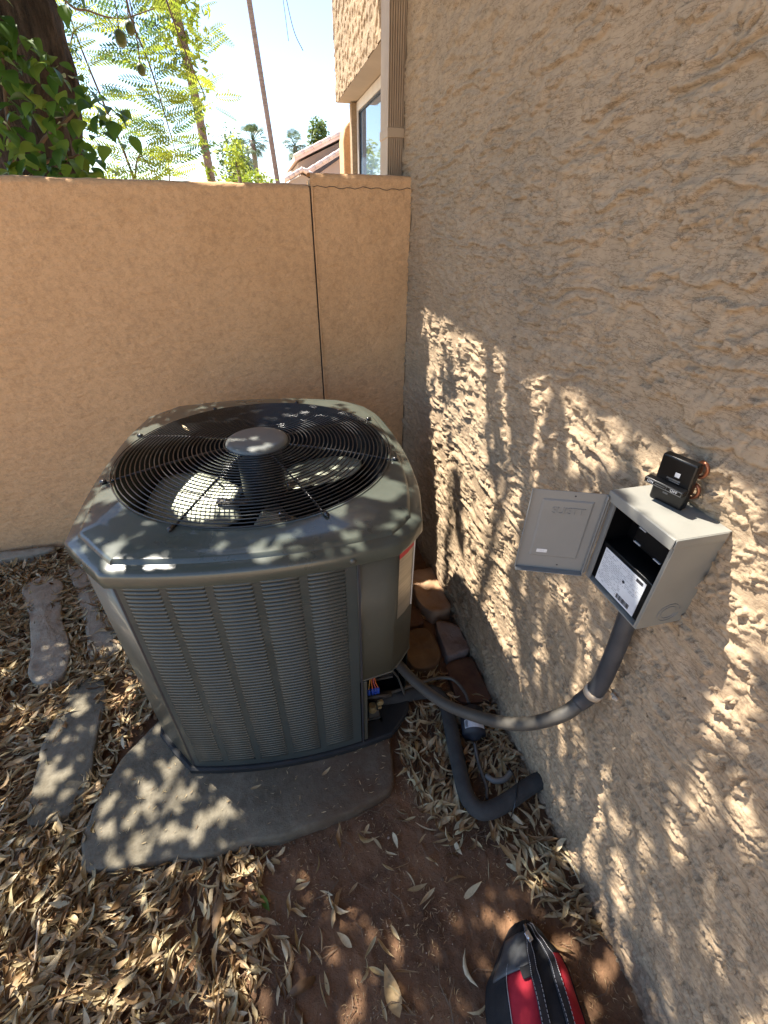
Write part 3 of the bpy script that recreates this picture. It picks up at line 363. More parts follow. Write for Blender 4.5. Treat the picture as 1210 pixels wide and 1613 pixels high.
# slow change of the trowel's direction
ang = .04 + 0 * Yg
ca, sa = np.cos(ang), np.sin(ang); a_ = wy * ca + wz * sa; b_ = -wy * sa + wz * ca
# ragged lower edges: the layers' coordinate is dragged down in little fingers
bd = b_ + .0075 * pn(a_ / .014, b_ / .05, 105) + .0055 * pn(a_ / .0065, b_ / .03, 106) + .0022 * pn(a_ / .003, b_ / .004, 107)
def layer(per, sx, sz, amp, seed, cov):
    """coats of plaster dragged over each other: flat patches whose lower edge breaks off sharply"""
    T = -bd / per + amp * fbm(a_ / sx, b_ / sz, 3, seed, .55)
    s = T - np.floor(T); idn = np.floor(T)
    on_ = sst(cov - .03, cov + .03, fbm(a_ / (sx * .8) + idn * 7.31, b_ / .2, 2, seed + 9) + .22 * pn(a_ / .012, b_ / .012, seed + 12))
    up = .45 * s + .55 * sst(.15, .75, s)
    return np.where(s < .955, up, 1 - (s - .955) / .045) * on_
L1 = layer(.056, .20, .08, 1.2, 108, -.10); L2 = layer(.019, .08, .030, 1.1, 118, -.04); smooth_ = sst(.08, .20, fbm(a_ / .24, b_ / .05, 3, 126) + .2 * pn(a_ / .015, b_ / .01, 127))
rz = pn(a_ / .016, b_ / .0075, 130) + .5 * pn(a_ / .007, b_ / .005, 131); rough_ = .0028 * np.clip(1 - np.abs(rz) * 2.6, 0, 1) * sst(-.15, .15, fbm(a_ / .08, b_ / .03, 2, 133))
hgt = .0098 * L1 + (.0036 * L2 + .75 * rough_) * (1 - .93 * smooth_)
hgt += .003 * fbm(Yg * 2, Zg * 2, 2, 140)
low = sst(.75, .35, Zg)                                       # coarser, more pitted low down
hgt += low * (.0016 * fbm(Yg / .010, Zg / .010, 3, 150))
X_ = W - hgt
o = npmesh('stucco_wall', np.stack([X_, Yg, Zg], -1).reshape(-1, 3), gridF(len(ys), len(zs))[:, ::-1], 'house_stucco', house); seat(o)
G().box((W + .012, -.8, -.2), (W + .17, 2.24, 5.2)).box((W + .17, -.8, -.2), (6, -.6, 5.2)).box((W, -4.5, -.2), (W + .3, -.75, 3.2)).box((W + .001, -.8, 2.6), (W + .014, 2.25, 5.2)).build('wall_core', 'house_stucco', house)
# roof overhang: its edge draws the level shadow line on the wall
zo = 1.132 + .8 * 2.17
ev = G().box((W - .8, -4.5, zo), (W + .2, 2.96, zo + .03)).build('eave', 'eave_paint', house)
fb = G().box((W - .822, -4.5, zo + .001), (W - .801, 2.96, zo + .16)).build('fascia', 'downspout_paint', ev)
# the piece of wall beyond, over the recessed window
nz, nyy = 150, 330
Y2 = np.linspace(2.245, 3.87, nyy)[:, None] * np.ones((1, nz)); Z2 = np.ones((nyy, 1)) * np.linspace(2.015, 3.0, nz)[None, :]
h2 = .006 * sst(-.05, .08, fbm(Y2 / .06, Z2 / .05, 3, 201) + .3 * pn(Y2 / .012, Z2 / .016, 203)) + .0015 * fbm(Y2 / .012, Z2 / .012, 2, 207)
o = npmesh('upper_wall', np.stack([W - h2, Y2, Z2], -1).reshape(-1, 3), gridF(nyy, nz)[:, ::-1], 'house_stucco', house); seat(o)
G().box((W + .003, 2.25, 2.017), (W + 1.0, 3.868, 5.2)).build('upper_wall_core', 'eave_paint', house)
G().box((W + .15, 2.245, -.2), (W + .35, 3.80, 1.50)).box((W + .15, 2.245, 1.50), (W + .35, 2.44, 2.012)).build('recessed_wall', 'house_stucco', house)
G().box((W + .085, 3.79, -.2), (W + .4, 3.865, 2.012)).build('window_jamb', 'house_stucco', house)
win = G()
for lo, hi in (((W + .118, 2.44, 1.49), (W + .148, 3.785, 1.53)), ((W + .118, 2.44, 1.965), (W + .148, 3.785, 2.012)), ((W + .118, 3.745, 1.53), (W + .148, 3.785, 1.965)), ((W + .118, 2.44, 1.53), (W + .148, 2.48, 1.965))): win.box(lo, hi)
wo = win.build('window', 'window_frame', house, bevel=.002)
G().box((W + .126, 2.478, 1.528), (W + .132, 2.49, 1.967)).box((W + .126, 3.735, 1.528), (W + .132, 3.747, 1.967)).box((W + .126, 2.49, 1.955), (W + .132, 3.735, 1.967)).build('window_seal', 'ink', wo)
G().box((W + .134, 2.48, 1.53), (W + .138, 3.745, 1.965)).build('pane', 'glass', wo)
G().box((W + .142, 2.48, 1.53), (W + .148, 3.745, 1.965)).build('blind', 'label_white', wo)

# fluted downspout in the corner
ds = thing('downspout', (W - .03, 2.17, 1.3), 'fluted tan metal downspout running down the stucco just behind the wall', 'downspout')
prof = [(W - .004, 2.30)]
x = W - .065
prof = [(W - .004, 2.162), (W - .004, 2.29), (W - .066, 2.29), (W - .066, 2.162)]
k = 7
for i in range(k):
    a = W - .066 + .062 * (i + .25) / k; b = W - .066 + .062 * (i + .75) / k
    prof += [(a, 2.162), (a + .0012, 2.170), (b - .0012, 2.170), (b, 2.162)]
G().prism(prof, 'z', 1.2, 3.27).build('pipe', 'downspout_paint', ds)
G().box((W - .069, 2.1575, 1.655), (W + .0, 2.293, 1.685)).build('bracket', 'downspout_paint', ds, bevel=.002)

# ============================================================ GARDEN WALL
gw = thing('garden_wall', (-.5, D, 0), 'warm tan stucco garden wall behind the condenser unit, with a raised end column', 'wall')
def back_face(name, x0, x1, ztop, proud, nxx, seed):
    nzz = 400; xs = np.linspace(x0, x1, nxx)[:, None] * np.ones((1, nzz)); zz = np.ones((nxx, 1)) * np.linspace(-.08, 1, nzz)[None, :]
    top = ztop + .0022 * fbm(xs * 6, xs * 0, 4, seed + 5)
    zz = np.where(zz > 0, zz * top, zz)
    wx = xs + .01 * pn(xs * 12, zz * 12, seed); wz_ = zz + .01 * pn(xs * 10, zz * 10, seed + 1)
    crk = np.abs(fbm(wx / .045, wz_ / .018, 3, seed + 2))
    h = .0014 * sst(.0, .08, crk) + .0013 * fbm(wx / .03, wz_ / .006, 3, seed + 3) + .0012 * sst(-.1, .1, fbm(wx / .09, wz_ / .03, 3, seed + 4)) + .003 * fbm(xs * 3, zz * 3, 2, seed + 6)
    # rounded arris at top, where the surface turns over
    h = h - .012 * sst(ztop - .02, ztop + .004, zz) ** 2
    yy = D - proud - h
    V = np.stack([xs, yy, zz], -1)
    # turn over the top
    nt = 26; tt = np.linspace(0, 1, nt)[None, :]
    xt = xs[:, :1] * np.ones((1, nt)); yt = yy[:, -1:] + (D + .16 - yy[:, -1:]) * tt
    zt = zz[:, -1:] + .006 * np.sin(tt * np.pi) + .002 * fbm(xt * 30, yt * 30, 2, seed + 9) * np.sin(tt * np.pi)
    V = np.concatenate([V, np.stack([xt, yt, zt], -1)[:, 1:]], 1)
    o = npmesh(name, V.reshape(-1, 3), gridF(nxx, nzz + nt - 1), 'garden_stucco', gw); seat(o); return o
back_face('wall_section', -1.75, .1985, 1.492, 0, 470, 300)
back_face('end_column', .2035, W - .006, 1.527, .008, 130, 340)
G().box((-6, D + .02, -.2), (.197, D + .165, 1.48)).box((-6, D, -.2), (-1.75, D + .02, 1.48)).box((.204, D + .02, -.2), (W + .1, D + .165, 1.51)).build('wall_core', 'garden_stucco', gw)
jt = G(); jt.box((.1955, D + .003, -.05), (.2065, D + .02, 1.49)); jt.build('joint', 'joint_dark', gw)
G().tube([(.2075 + .0012 * math.sin(k * 1.3), D - .0125, 1.49 - k * .02) for k in range(76)], .0022, 5).build('joint_edge', 'garden_stucco', gw)
# hairline crack under the column's cap
cr = G(); cp = [(.212 + .375 * i / 24, D - .0118, 1.487 + .003 * math.sin(i * 1.7) + .002 * math.sin(i * .6)) for i in range(25)]
cr.tube(cp, .0011, 4).build('crack', 'ink', gw)

# low stucco stub and the things beyond
st = thing('stub_wall', (.72, 4.02, 0), 'short stucco wall with rounded top seen just left of the window', 'wall')
pp = [(.645, -.1), (.90, -.1), (.90, 1.93), (.74, 1.945), (.69, 1.94), (.66, 1.90), (.648, 1.84)]
g = G().prism(pp, 'y', 3.95, 4.15); o = g.build('wall_face', 'garden_stucco', st, bevel=.01)

# ============================================================ STONES, PAD, BRICKS
def stone(name, poly, z1, mt, label, cat, group=None, z0=-.03, dome=.012, rnd=3, bumpy=.004, seed=0, flat=False, parent=None):
    P = np.array(poly); n = len(P)
    # resample + soften the outline
    seg = [];
    for i in range(n):
        a, b = P[i], P[(i + 1) % n]; m_ = max(2, int(np.linalg.norm(b - a) / .02))
        for k in range(m_): seg.append(a + (b - a) * k / m_)
    Q = np.array(seg)
    for _ in range(rnd): Q = (np.roll(Q, 1, 0) + 2 * Q + np.roll(Q, -1, 0)) / 4
    c = Q.mean(0); q = len(Q)
    aa = np.arange(q) / q * 40
    Q = Q + (Q - c) / np.linalg.norm(Q - c, axis=1)[:, None] * ((.0035 * pn(aa, aa * 0 + seed * 3.3, seed) + .003 * pn(aa * 3.1, aa * 0 + seed, seed + 1)))[:, None]
    rings = [(1.0, z0), (1.0, z1 - .75 * (z1)), (.998, z1 - .008), (.990, z1 - .002), (.975, z1)] + [(f, z1 + dome * (1 - f)) for f in (.85, .75, .65, .55, .45, .35, .25, .15, .06)]
    V = []; dirs = Q - c
    for f, z in rings:
        r = c + dirs * f
        zz = np.full(q, z); 
        if z > z0: zz = zz + bumpy * fbm(r[:, 0] * 16, r[:, 1] * 16, 4, seed + 40) * (1 if f < .99 else .4)
        V.append(np.concatenate([r, zz[:, None]], 1))
    V = np.concatenate(V); F = [(i * q + k, i * q + (k + 1) % q, (i + 1) * q + (k + 1) % q, (i + 1) * q + k) for i in range(len(rings) - 1) for k in range(q)]
    V = list(map(tuple, V)) + [(c[0], c[1], z1 + dome)]
    F += [((len(rings) - 1) * q + k, (len(rings) - 1) * q + (k + 1) % q, len(V) - 1) for k in range(q)]
    o = mesh(name, [(x - c[0], y - c[1], z) for x, y, z in V], F, mt, None, True); o.location = (c[0], c[1], 0)
    return tag(o, label, cat, group)
sc = lambda p, s=.972: [(x * s, y * s) for x, y in p]
stone('concrete_pad', sc([(-.645, .575), (-.668, .655), (-.655, .75), (-.615, .86), (-.53, .96), (-.40, 1.08), (-.30, 1.3), (.2, 1.3), (.29, 1.05), (.235, .86), (.215, .74), (.20, .62), (.185, .585), (.15, .572), (.06, .553), (.0, .548), (-.12, .536), (-.24, .548), (-.33, .535), (-.42, .557), (-.50, .556)]),
      .042, 'concrete', 'worn grey concrete slab that the condenser unit stands on', 'slab', dome=.0, rnd=1, bumpy=.0022, seed=3)
stone('log_shaped_stone', [(-1.20, 1.72), (-1.13, 1.79), (-1.03, 1.72), (-.97, 1.5), (-.87, 1.30), (-.855, 1.2), (-.90, 1.155), (-.98, 1.20), (-1.02, 1.34), (-1.09, 1.52)], .045, 'log_stone', 'long rounded brown stone nearest the far left of the wall', 'stone', dome=.012, rnd=2, bumpy=.007, seed=7)
stone('flat_stone', [(-.825, 1.16), (-.73, 1.17), (-.69, 1.06), (-.685, .90), (-.66, .76), (-.70, .70), (-.80, .70), (-.82, .80), (-.845, .95), (-.83, 1.06)], .04, 'concrete', 'long flat grey stone beside the concrete slab with sun spots on it', 'stone', dome=.0, rnd=1, bumpy=.003, seed=11)
stone('grey_stone', [(-1.06, 1.84), (-1.0, 1.84), (-.86, 1.62), (-.70, 1.36), (-.70, 1.26), (-.80, 1.24), (-.86, 1.42), (-.95, 1.62)], .035, 'log_stone', 'half buried greyish stone close beside the left edge of the unit', 'stone', dome=.01, bumpy=.006, seed=13)
stone('low_stone', [(-1.40, 1.93), (-1.15, 1.96), (-1.14, 2.0), (-1.44, 2.0)], .05, 'log_stone', 'low stone lying along the foot of the garden wall', 'stone', dome=.01, seed=17)
stone('pink_stone', [(.50, 1.14), (.583, 1.10), (.588, .965), (.49, .955)], .045, 'pink_stone', 'rough pinkish block against the foot of the house wall', 'stone', dome=.003, rnd=1, bumpy=.007, seed=19)
stone('brown_paver', [(.478, .945), (.588, .955), (.585, .765), (.462, .785)], .03, 'brown_paver', 'dark red brown paver against the house wall, near the conduit', 'paver', dome=.001, rnd=1, bumpy=.003, seed=23)
stone('ochre_stone', [(.37, 1.12), (.47, 1.12), (.475, .97), (.42, .92), (.345, .95), (.34, 1.05)], .04, 'ochre_stone', 'smooth ochre stone between the unit and the house wall', 'stone', dome=.0, rnd=2, bumpy=.007, seed=29)
stone('peach_stone', [(.47, 1.42), (.585, 1.44), (.588, 1.17), (.50, 1.16), (.46, 1.26)], .06, 'peach_stone', 'peach coloured stone in full sun at the foot of the wall', 'stone', dome=.0, rnd=1, bumpy=.012, seed=31)
stone('rust_stone', [(.37, 1.25), (.46, 1.24), (.465, 1.14), (.36, 1.14)], .03, 'brown_paver', 'rusty brown stone between the ochre and peach stones', 'stone', dome=.0, rnd=1, bumpy=.008, seed=37)
# ============================================================ CONDENSER UNIT
UC = Vector((-.078, 1.19, 0))
unit = thing('condenser_unit', (UC.x, UC.y, .04), 'olive grey outdoor air conditioner condenser with louvered sides and round top fan', 'condenser')
def yf(x):      # front edge, bulging towards the viewer
    x0, x1, x2 = -.385, -.08, .213; y0, y1, y2 = .742, .695, .713
    return y0 * (x - x1) * (x - x2) / ((x0 - x1) * (x0 - x2)) + y1 * (x - x0) * (x - x2) / ((x1 - x0) * (x1 - x2)) + y2 * (x - x0) * (x - x1) / ((x2 - x0) * (x2 - x1))
PX0, PX1 = -.371, .1175
front = [(x, yf(x)) for x in [-.385] + list(np.linspace(PX0, PX1, 17)) + [.13, .155, .185, .213]]
def seg(pts, n):
    return [(p.x, p.y) for p in spline([(a, b, 0) for a, b in pts], n)][:-1]
OUT = front[:-1] + seg([(.213, .713), (.25, .744), (.288, .785)], 4) + seg([(.288, .785), (.328, .95), (.346, 1.18), (.333, 1.42), (.30, 1.53)], 5) + seg([(.30, 1.53), (.262, 1.58), (.215, 1.617)], 3) \
    + seg([(.215, 1.617), (.05, 1.668), (-.126, 1.69), (-.25, 1.683), (-.368, 1.665)], 5) + seg([(-.368, 1.665), (-.41, 1.625), (-.45, 1.58)], 3) + seg([(-.45, 1.58), (-.484, 1.4), (-.497, 1.2), (-.497, 1.03), (-.487, .872)], 5) + seg([(-.487, .872), (-.437, .806), (-.385, .742)], 4)
OUT = np.array(OUT); NO = len(OUT)
def inset(P, d):
    tn = np.roll(P, -1, 0) - np.roll(P, 1, 0); tn /= np.linalg.norm(tn, axis=1)[:, None]
    return P + np.stack([-tn[:, 1], tn[:, 0]], 1) * d      # outline runs counter-clockwise: left normal points in
def loft(rings):
    V = []; n = len(rings[0][0])
    for P, z in rings: V += [(p[0], p[1], z) for p in P]
    return V, [(i * n + k, i * n + (k + 1) % n, (i + 1) * n + (k + 1) % n, (i + 1) * n + k) for i in range(len(rings) - 1) for k in range(n)]
FC = np.array([-.078, 1.196]); FR = .372
angs = np.arctan2(OUT[:, 1] - FC[1], OUT[:, 0] - FC[0])
circ = lambda r: np.stack([FC[0] + r * np.cos(angs), FC[1] + r * np.sin(angs)], 1)
mixr = lambda f, ins, r: inset(OUT, ins) * (1 - f) + circ(r) * f
rings = [(inset(OUT, .010), .783), (inset(OUT, .0), .783), (inset(OUT, -.001), .788), (inset(OUT, 0), .810), (inset(OUT, .0015), .814), (inset(OUT, .005), .8175), (inset(OUT, .025), .8200), (inset(OUT, .0285), .8208),
         (inset(OUT, .033), .829), (inset(OUT, .038), .8305), (mixr(.5, .03, FR + .02), .832), (circ(FR + .011), .8325), (circ(FR + .006), .8335), (circ(FR + .002), .832), (circ(FR), .826), (circ(FR), .775), (circ(FR - .004), .62)]
V, F = loft(rings[:15]); tc_ = mesh('top_cover', V, F, 'unit_top', unit); seat(tc_)
for p in tc_.data.polygons: p.use_smooth = True
tc_.data.set_sharp_from_angle(angle=R(48))
V, F = loft(rings[14:]); o = mesh('fan_shroud', V, F, 'dark_inside', unit, True); seat(o)
# body shell: everything but the louvered front and the open service corner
B0 = inset(OUT, .013); iL = 1; iR = 17
V = [(p[0], p[1], z) for z in (.055, .36, .784) for p in B0] ; F = []
iop = 30                                                    # the open corner ends behind the front right chamfer
for k in range(NO):
    k2 = (k + 1) % NO
    if iL <= k < iR: continue
    F.append((NO + k, NO + k2, 2 * NO + k2, 2 * NO + k))
    if not (iR <= k < iop): F.append((k, k2, NO + k2, NO + k))
sh = mesh('cabinet', V, F, 'unit_paint', unit); seat(sh)
for p in sh.data.polygons: p.use_smooth = True
sh.data.set_sharp_from_angle(angle=R(30))
so = sh.modifiers.new('t', 'SOLIDIFY'); so.thickness = .0015; so.offset = -1
# lip round the open corner, seam strip
g = G(); 
e_ = [B0[k] for k in range(iR, iop + 1)]
g.tube([(p[0], p[1], .360) for p in e_], .0028, 6).build('opening_lip', 'unit_paint', unit)
G().box((.1195, float(yf(.12)) + .006, .055), (.124, float(yf(.12)) + .0135, .784)).build('seam', 'ink', unit)
G().prism([(.126, yf(.126) + .012), (.1375, yf(.1375) + .012), (.1375, yf(.1375) + .03), (.126, yf(.126) + .03)], 'z', .06, .352).build('corner_post', 'unit_paint', unit, bevel=.002)
# base pan
bp = loft([(inset(OUT, .004), .042), (inset(OUT, -.001), .044), (inset(OUT, -.001), .060), (inset(OUT, .006), .063), (inset(OUT, .05), .061), (inset(OUT, .2), .061)])
o = mesh('base_pan', bp[0], bp[1] + [tuple(range(5 * NO, 6 * NO))], 'dark_inside', unit); seat(o)
bp = loft([(inset(OUT, .012), .028), (inset(OUT, .006), .029), (inset(OUT, .006), .041), (inset(OUT, .012), .042)])
# coil behind the louvers and round the inside
Ci = inset(OUT, .035); Ci2 = Ci.copy()
V, F = loft([(Ci, .06), (Ci, .78)]); F = [f for f in F if not (iR - 1 <= f[0] % NO < iop + 1)]
o = mesh('coil', V, F, 'coil', unit); seat(o)
g = G().add([(.118, .74, .06), (.31, 1.0, .06), (.31, 1.0, .78), (.118, .74, .78), (.118, .99, .06), (.118, .99, .78)], [(4, 1, 2, 5), (0, 4, 5, 3)]); g.build('service_partition', 'dark_inside', unit)
# screws on the lip
def screw(x, y, z, nrm, parent, mt='unit_paint', r=.005):
    b = basis((x, y, z), Vector(nrm).orthogonal(), Vector(nrm).cross(Vector(nrm).orthogonal()))
    g = G(); n = 12
    vs = []; 
    for rr, h in ((r * 1.5, 0), (r * 1.5, .0007), (r, .0009), (r * .95, .003), (r * .55, .0035)):
        vs += [b @ Vector((rr * math.cos(2 * math.pi * k / n), rr * math.sin(2 * math.pi * k / n), h)) for k in range(n)]
    g.add(vs, [(i * n + k, i * n + (k + 1) % n, (i + 1) * n + (k + 1) % n, (i + 1) * n + k) for i in range(4) for k in range(n)] + [tuple(range(4 * n, 5 * n))])
    return g.build('screw', mt, parent, smooth=True)
screw(.108, yf(.108) - .0008, .797, (0, -1, 0), tc_)
screw(-.436, .807 - .0008, .797, (-.79, -.61, 0), tc_)
# ---- louvered panel
lp_y = lambda x: yf(x) + .0115
colx = [(-.357, -.286), (-.271, -.196), (-.180, -.103), (-.086, -.008), (.011, .091)]
ZT, ZB = .7755, .092; NR = 60; pitch = (ZT - ZB) / NR
g = G()
def strip(g, x0, x1, z0, z1, n=3):
    xs = np.linspace(x0, x1, n + 1); vs = []
    for x in xs: vs += [(x, lp_y(x), z0), (x, lp_y(x), z1), (x, lp_y(x) + .004, z1), (x, lp_y(x) + .004, z0)]
    fs = []
    for i in range(n):
        a = 4 * i; b = a + 4
        fs += [(a, b, b + 1, a + 1), (a + 1, b + 1, b + 2, a + 2), (a + 3, a + 2, b + 2, b + 3), (a, a + 3, b + 3, b)]
    fs += [(0, 1, 2, 3), (4 * n + 3, 4 * n + 2, 4 * n + 1, 4 * n)]
    g.add(vs, fs)
bars = [PX0 + .002] + [v for c in colx for v in c] + [PX1 - .001]
for i in range(0, len(bars), 2): strip(g, bars[i], bars[i + 1], ZB - .0035, ZT, 2)
strip(g, bars[0], bars[-1], ZT, .781, 16); strip(g, bars[0], bars[-1], .062, ZB - .0035, 16)
panel = g.build('louvered_panel', 'louver_paint', unit)
for p in panel.data.polygons: p.use_smooth = True
panel.data.set_sharp_from_angle(angle=R(30))
G().box((PX0 - .0035, yf(PX0) + .0125, .06), (PX0 + .0015, yf(PX0) + .018, .783)).build('seam', 'ink', unit)
for ci, (x0, x1) in enumerate(colx):
    sp = G(); n = 4; xs = np.linspace(x0 - .0005, x1 + .0005, n + 1); vs = []
    # pressed louvre: flush with the sheet at its ends and top, lip standing out below
    for i, x in enumerate(xs):
        e = 0.15 if i in (0, n) else 1
        xx = x + (.003 if i == 1 else -.003 if i == n - 1 else 0)
        if i == 1: xx = x0 + .004
        if i == n - 1: xx = x1 - .004
        y = lp_y(xx)
        vs += [(xx, y + .0002, 0), (xx, y - .0016 * e, -.0022), (xx, y - .0040 * e, -.0070), (xx, y - .0040 * e + .0012, -.0074), (xx, y + .0015, -.0022)]
    fs = []
    for i in range(n):
        a = 5 * i; b = a + 5
        fs += [(a + j, a + j + 1, b + j + 1, b + j) for j in range(4)]
    fs = [f[::-1] for f in fs]
    sp.add(vs, fs)
    s0 = sp.build('slat', 'slat_paint', panel, smooth=True)
    for k in range(NR):
        s_ = s0 if k == 0 else s0.copy()
        if k: COL.objects.link(s_); s_.parent = panel
        s_.location = (0, 0, ZT - .001 - k * pitch)
# ---- fan guard
guard = empty('fan_guard'); guard.parent = unit; guard.location = (FC[0] - UC.x, FC[1] - UC.y, .836 - .04)
dome = lambda r: .030 * (1 - (r / .39) ** 2)
def torus(name, r, z, wr, par, mt='wire_black', n=72):
    g = G(); vs = []; fs = []; q = 6
    for i in range(n):
        a = 2 * math.pi * i / n
        for k in range(q):
            b = 2 * math.pi * k / q; rr = r + wr * math.cos(b); vs.append((rr * math.cos(a), rr * math.sin(a), z + wr * math.sin(b)))
    for i in range(n):
        for k in range(q): fs.append((i * q + k, ((i + 1) % n) * q + k, ((i + 1) % n) * q + (k + 1) % q, i * q + (k + 1) % q))
    return mesh(name, vs, fs, mt, par, True)
NRG = 25
for i in range(NRG):
    r = .092 + (.380 - .092) * i / (NRG - 1)
    torus('guard_ring', r, dome(r), .0017, guard)
for a in (340, 25, 70, 112, 153, 195, 242, 292):
    a = R(a); c, s = math.cos(a), math.sin(a); pts = []
    for r in np.linspace(.075, .396, 12): pts.append((c * r, s * r, dome(r) - .0034))
    pts.append((c * .404, s * .404, -.001))
    sp = mesh('guard_spoke', *(lambda g: (g.v, g.f))(G().tube(pts, .0028, 7)), 'wire_black', guard, True)
    cl = G().tube([(c * .388, s * .388, .0005), (c * .402, s * .402, .0005)], .0058, 8); cl = mesh('spoke_clip', cl.v, cl.f, 'wire_black', sp, True)
hv = [(0, 0, dome(.0) + .012)]; n = 40
for r, dz in ((.03, .0118), (.055, .0108), (.074, .009), (.083, .0065), (.087, .001), (.087, -.010)):
    hv += [(r * math.cos(2 * math.pi * k / n), r * math.sin(2 * math.pi * k / n), dome(0) + dz) for k in range(n)]
hf = [(0, 1 + k, 1 + (k + 1) % n) for k in range(n)] + [(1 + i * n + k, 1 + (i + 1) * n + k, 1 + (i + 1) * n + (k + 1) % n, 1 + i * n + (k + 1) % n) for i in range(5) for k in range(n)]
mesh('guard_hub', hv, hf, 'hub_paint', guard, True)
mo = G().tube([(FC[0], FC[1], z) for z in (.842, .838, .70, .69, .685)], [.058, .064, .064, .058, .03], 32).build('fan_motor', 'motor', unit, smooth=True)
for k in range(9):
    a = 2 * math.pi * k / 9
# ---- fan blades
def blade(a0):
    n, mth = 12, 12; vs = []; fs = []
    for i in range(n + 1):
        f = i / n; r = .085 + f * .275
        half = R(31) * (1 - .25 * f) + R(8) * math.sin(f * math.pi)
        half = min(half, R(40)); tip = 1 - max(0, (f - .88) / .12) ** 2 * .16
        for j in range(mth + 1):
            g_ = (j / mth - .5) * 2 * half * tip
            z = .655 - .055 * (j / mth - .5) * (1 + .3 * f) + .010 * math.cos((j / mth - .5) * math.pi) + .0012 * (1 if (j % 3 == 1) else 0)
            vs.append((r * math.cos(a0 + g_), r * math.sin(a0 + g_), z))
    for i in range(n):
        for j in range(mth): a = i * (mth + 1) + j; fs.append((a, a + 1, a + mth + 2, a + mth + 1))
    o = mesh('fan_blade', [(x + FC[0], y + FC[1], z) for x, y, z in vs], fs, 'blade_metal', unit, True); seat(o)
    s = o.modifiers.new('t', 'SOLIDIFY'); s.thickness = .0015
    # arm and rivets
    c, s_ = math.cos(a0), math.sin(a0)
    G().add([(FC[0] + c * .03 - s_ * .022, FC[1] + s_ * .03 + c * .022, .662), (FC[0] + c * .15 - s_ * .016, FC[1] + s_ * .15 + c * .016, .669), (FC[0] + c * .15 + s_ * .016, FC[1] + s_ * .15 - c * .016, .669), (FC[0] + c * .03 + s_ * .022, FC[1] + s_ * .03 - c * .022, .662),
             (FC[0] + c * .03 - s_ * .022, FC[1] + s_ * .03 + c * .022, .666), (FC[0] + c * .15 - s_ * .016, FC[1] + s_ * .15 + c * .016, .673), (FC[0] + c * .15 + s_ * .016, FC[1] + s_ * .15 - c * .016, .673), (FC[0] + c * .03 + s_ * .022, FC[1] + s_ * .03 - c * .022, .666)],
            [(0, 1, 2, 3), (4, 7, 6, 5), (0, 4, 5, 1), (1, 5, 6, 2), (2, 6, 7, 3), (3, 7, 4, 0)]).build('blade_arm', 'grey_tube', o)
    for rr in (.10, .125, .145):
        screw(FC[0] + c * rr, FC[1] + s_ * rr, .673, (0, 0, 1), o, 'silver', .0035)
for a in (172, 292, 44): blade(R(a))
# a dry leaf stem caught in the guard belongs to the litter further down
# ---- name plate on the right chamfer
c0 = Vector((*inset(OUT, .0115)[20], 0)); 
cA = inset(OUT, .0118); 
iA = 20; 
xa = Vector((.288 - .213, .785 - .713, 0)).normalized(); nrm = Vector((xa.y, -xa.x, 0))
p0 = Vector((.213, .713, 0)) - nrm * .0135 + xa * .020; p1 = p0 + xa * .066
def plate(g, z0, z1, off=.0035, a=p0, b=p1):
    vs = []
    for t_ in (0, .5, 1):
        p = a.lerp(b, t_) + nrm * (off + .0022 * math.sin(t_ * math.pi)); vs += [(p.x, p.y, z0), (p.x, p.y, z1)]
    return g.add(vs, [(0, 2, 3, 1), (2, 4, 5, 3)])
np_ = plate(G(), .555, .772).build('name_plate', 'name_plate', unit, smooth=True)
plate(G(), .752, .768, .0042, p0 - xa * .001, p1 + xa * .001).build('red_stripe', 'red_print', np_, smooth=True)
plate(G(), .770, .776, .0046, p0 - xa * .001, p1 + xa * .001).build('silver_trim', 'silver', np_, smooth=True)
plate(G(), .555, .776, .0048, p1 - xa * .0015, p1 + xa * .0015).build('edge_trim', 'window_frame', np_)
# ---- valves, tubes, wires in the open corner
va = empty('service_valve'); va.parent = unit
G().tube([(.15, .80, .15), (.20, .79, .15), (.23, .80, .135)], .0075, 10).build('valve_stem', 'grey_tube', va, smooth=True)
G().tube([(.188, .775, .150), (.188, .766, .150)], .011, 8).build('brass_cap', 'brass', va, smooth=False, bevel=.001)
G().tube([(.186, .775, .128), (.186, .766, .128)], .007, 6).build('brass_cap', 'brass', va)
va2 = empty('service_valve'); va2.parent = unit
G().tube([(.166, .782, .10), (.166, .782, .125)], [.014, .012], 12).build('valve_cap', 'brass', va2, smooth=True, bevel=.001)
G().box((.152, .775, .068), (.186, .81, .100)).build('valve_block', 'grey_tube', va2, bevel=.002)
G().box((.14, .770, .064), (.19, .82, .068)).build('bracket', 'grey_tube', va2)
hz = empty('low_voltage_wires'); hz.parent = unit
for (x0, x1, mt_) in ((.158, .152, 'wire_yellow'), (.160, .163, 'wire_orange'), (.163, .172, 'wire_red'), (.166, .180, 'wire_orange')):
    w_ = G().tube(spline([(x0, .765, .305), ((x0 + x1) / 2 - .002, .762, .27), (x1, .768, .235), (x1 + .001, .768, .222)], 4), .0017, 6).build('wire', mt_, hz, smooth=True)
    G().tube([(x1, .768, .233), (x1 + .001, .768, .215), (x1 + .001, .768, .207)], [.0042, .0052, .0048], 8).build('wire_nut', 'nut_blue', w_, smooth=True)
G().tube([(.21, .79, .285), (.222, .79, .285)], .006, 8).build('wire_nut', 'nut_blue', hz, smooth=True)
G().box((.175, .80, .22), (.235, .83, .228)).box((.17, .80, .245), (.225, .82, .25)).build('bracket', 'grey_tube', unit)
G().tube(spline([(.225, .81, .26), (.25, .81, .21), (.262, .815, .17), (.275, .80, .12)], 4), .0035, 6).build('sensor_tube', 'grey_tube', unit, smooth=True)

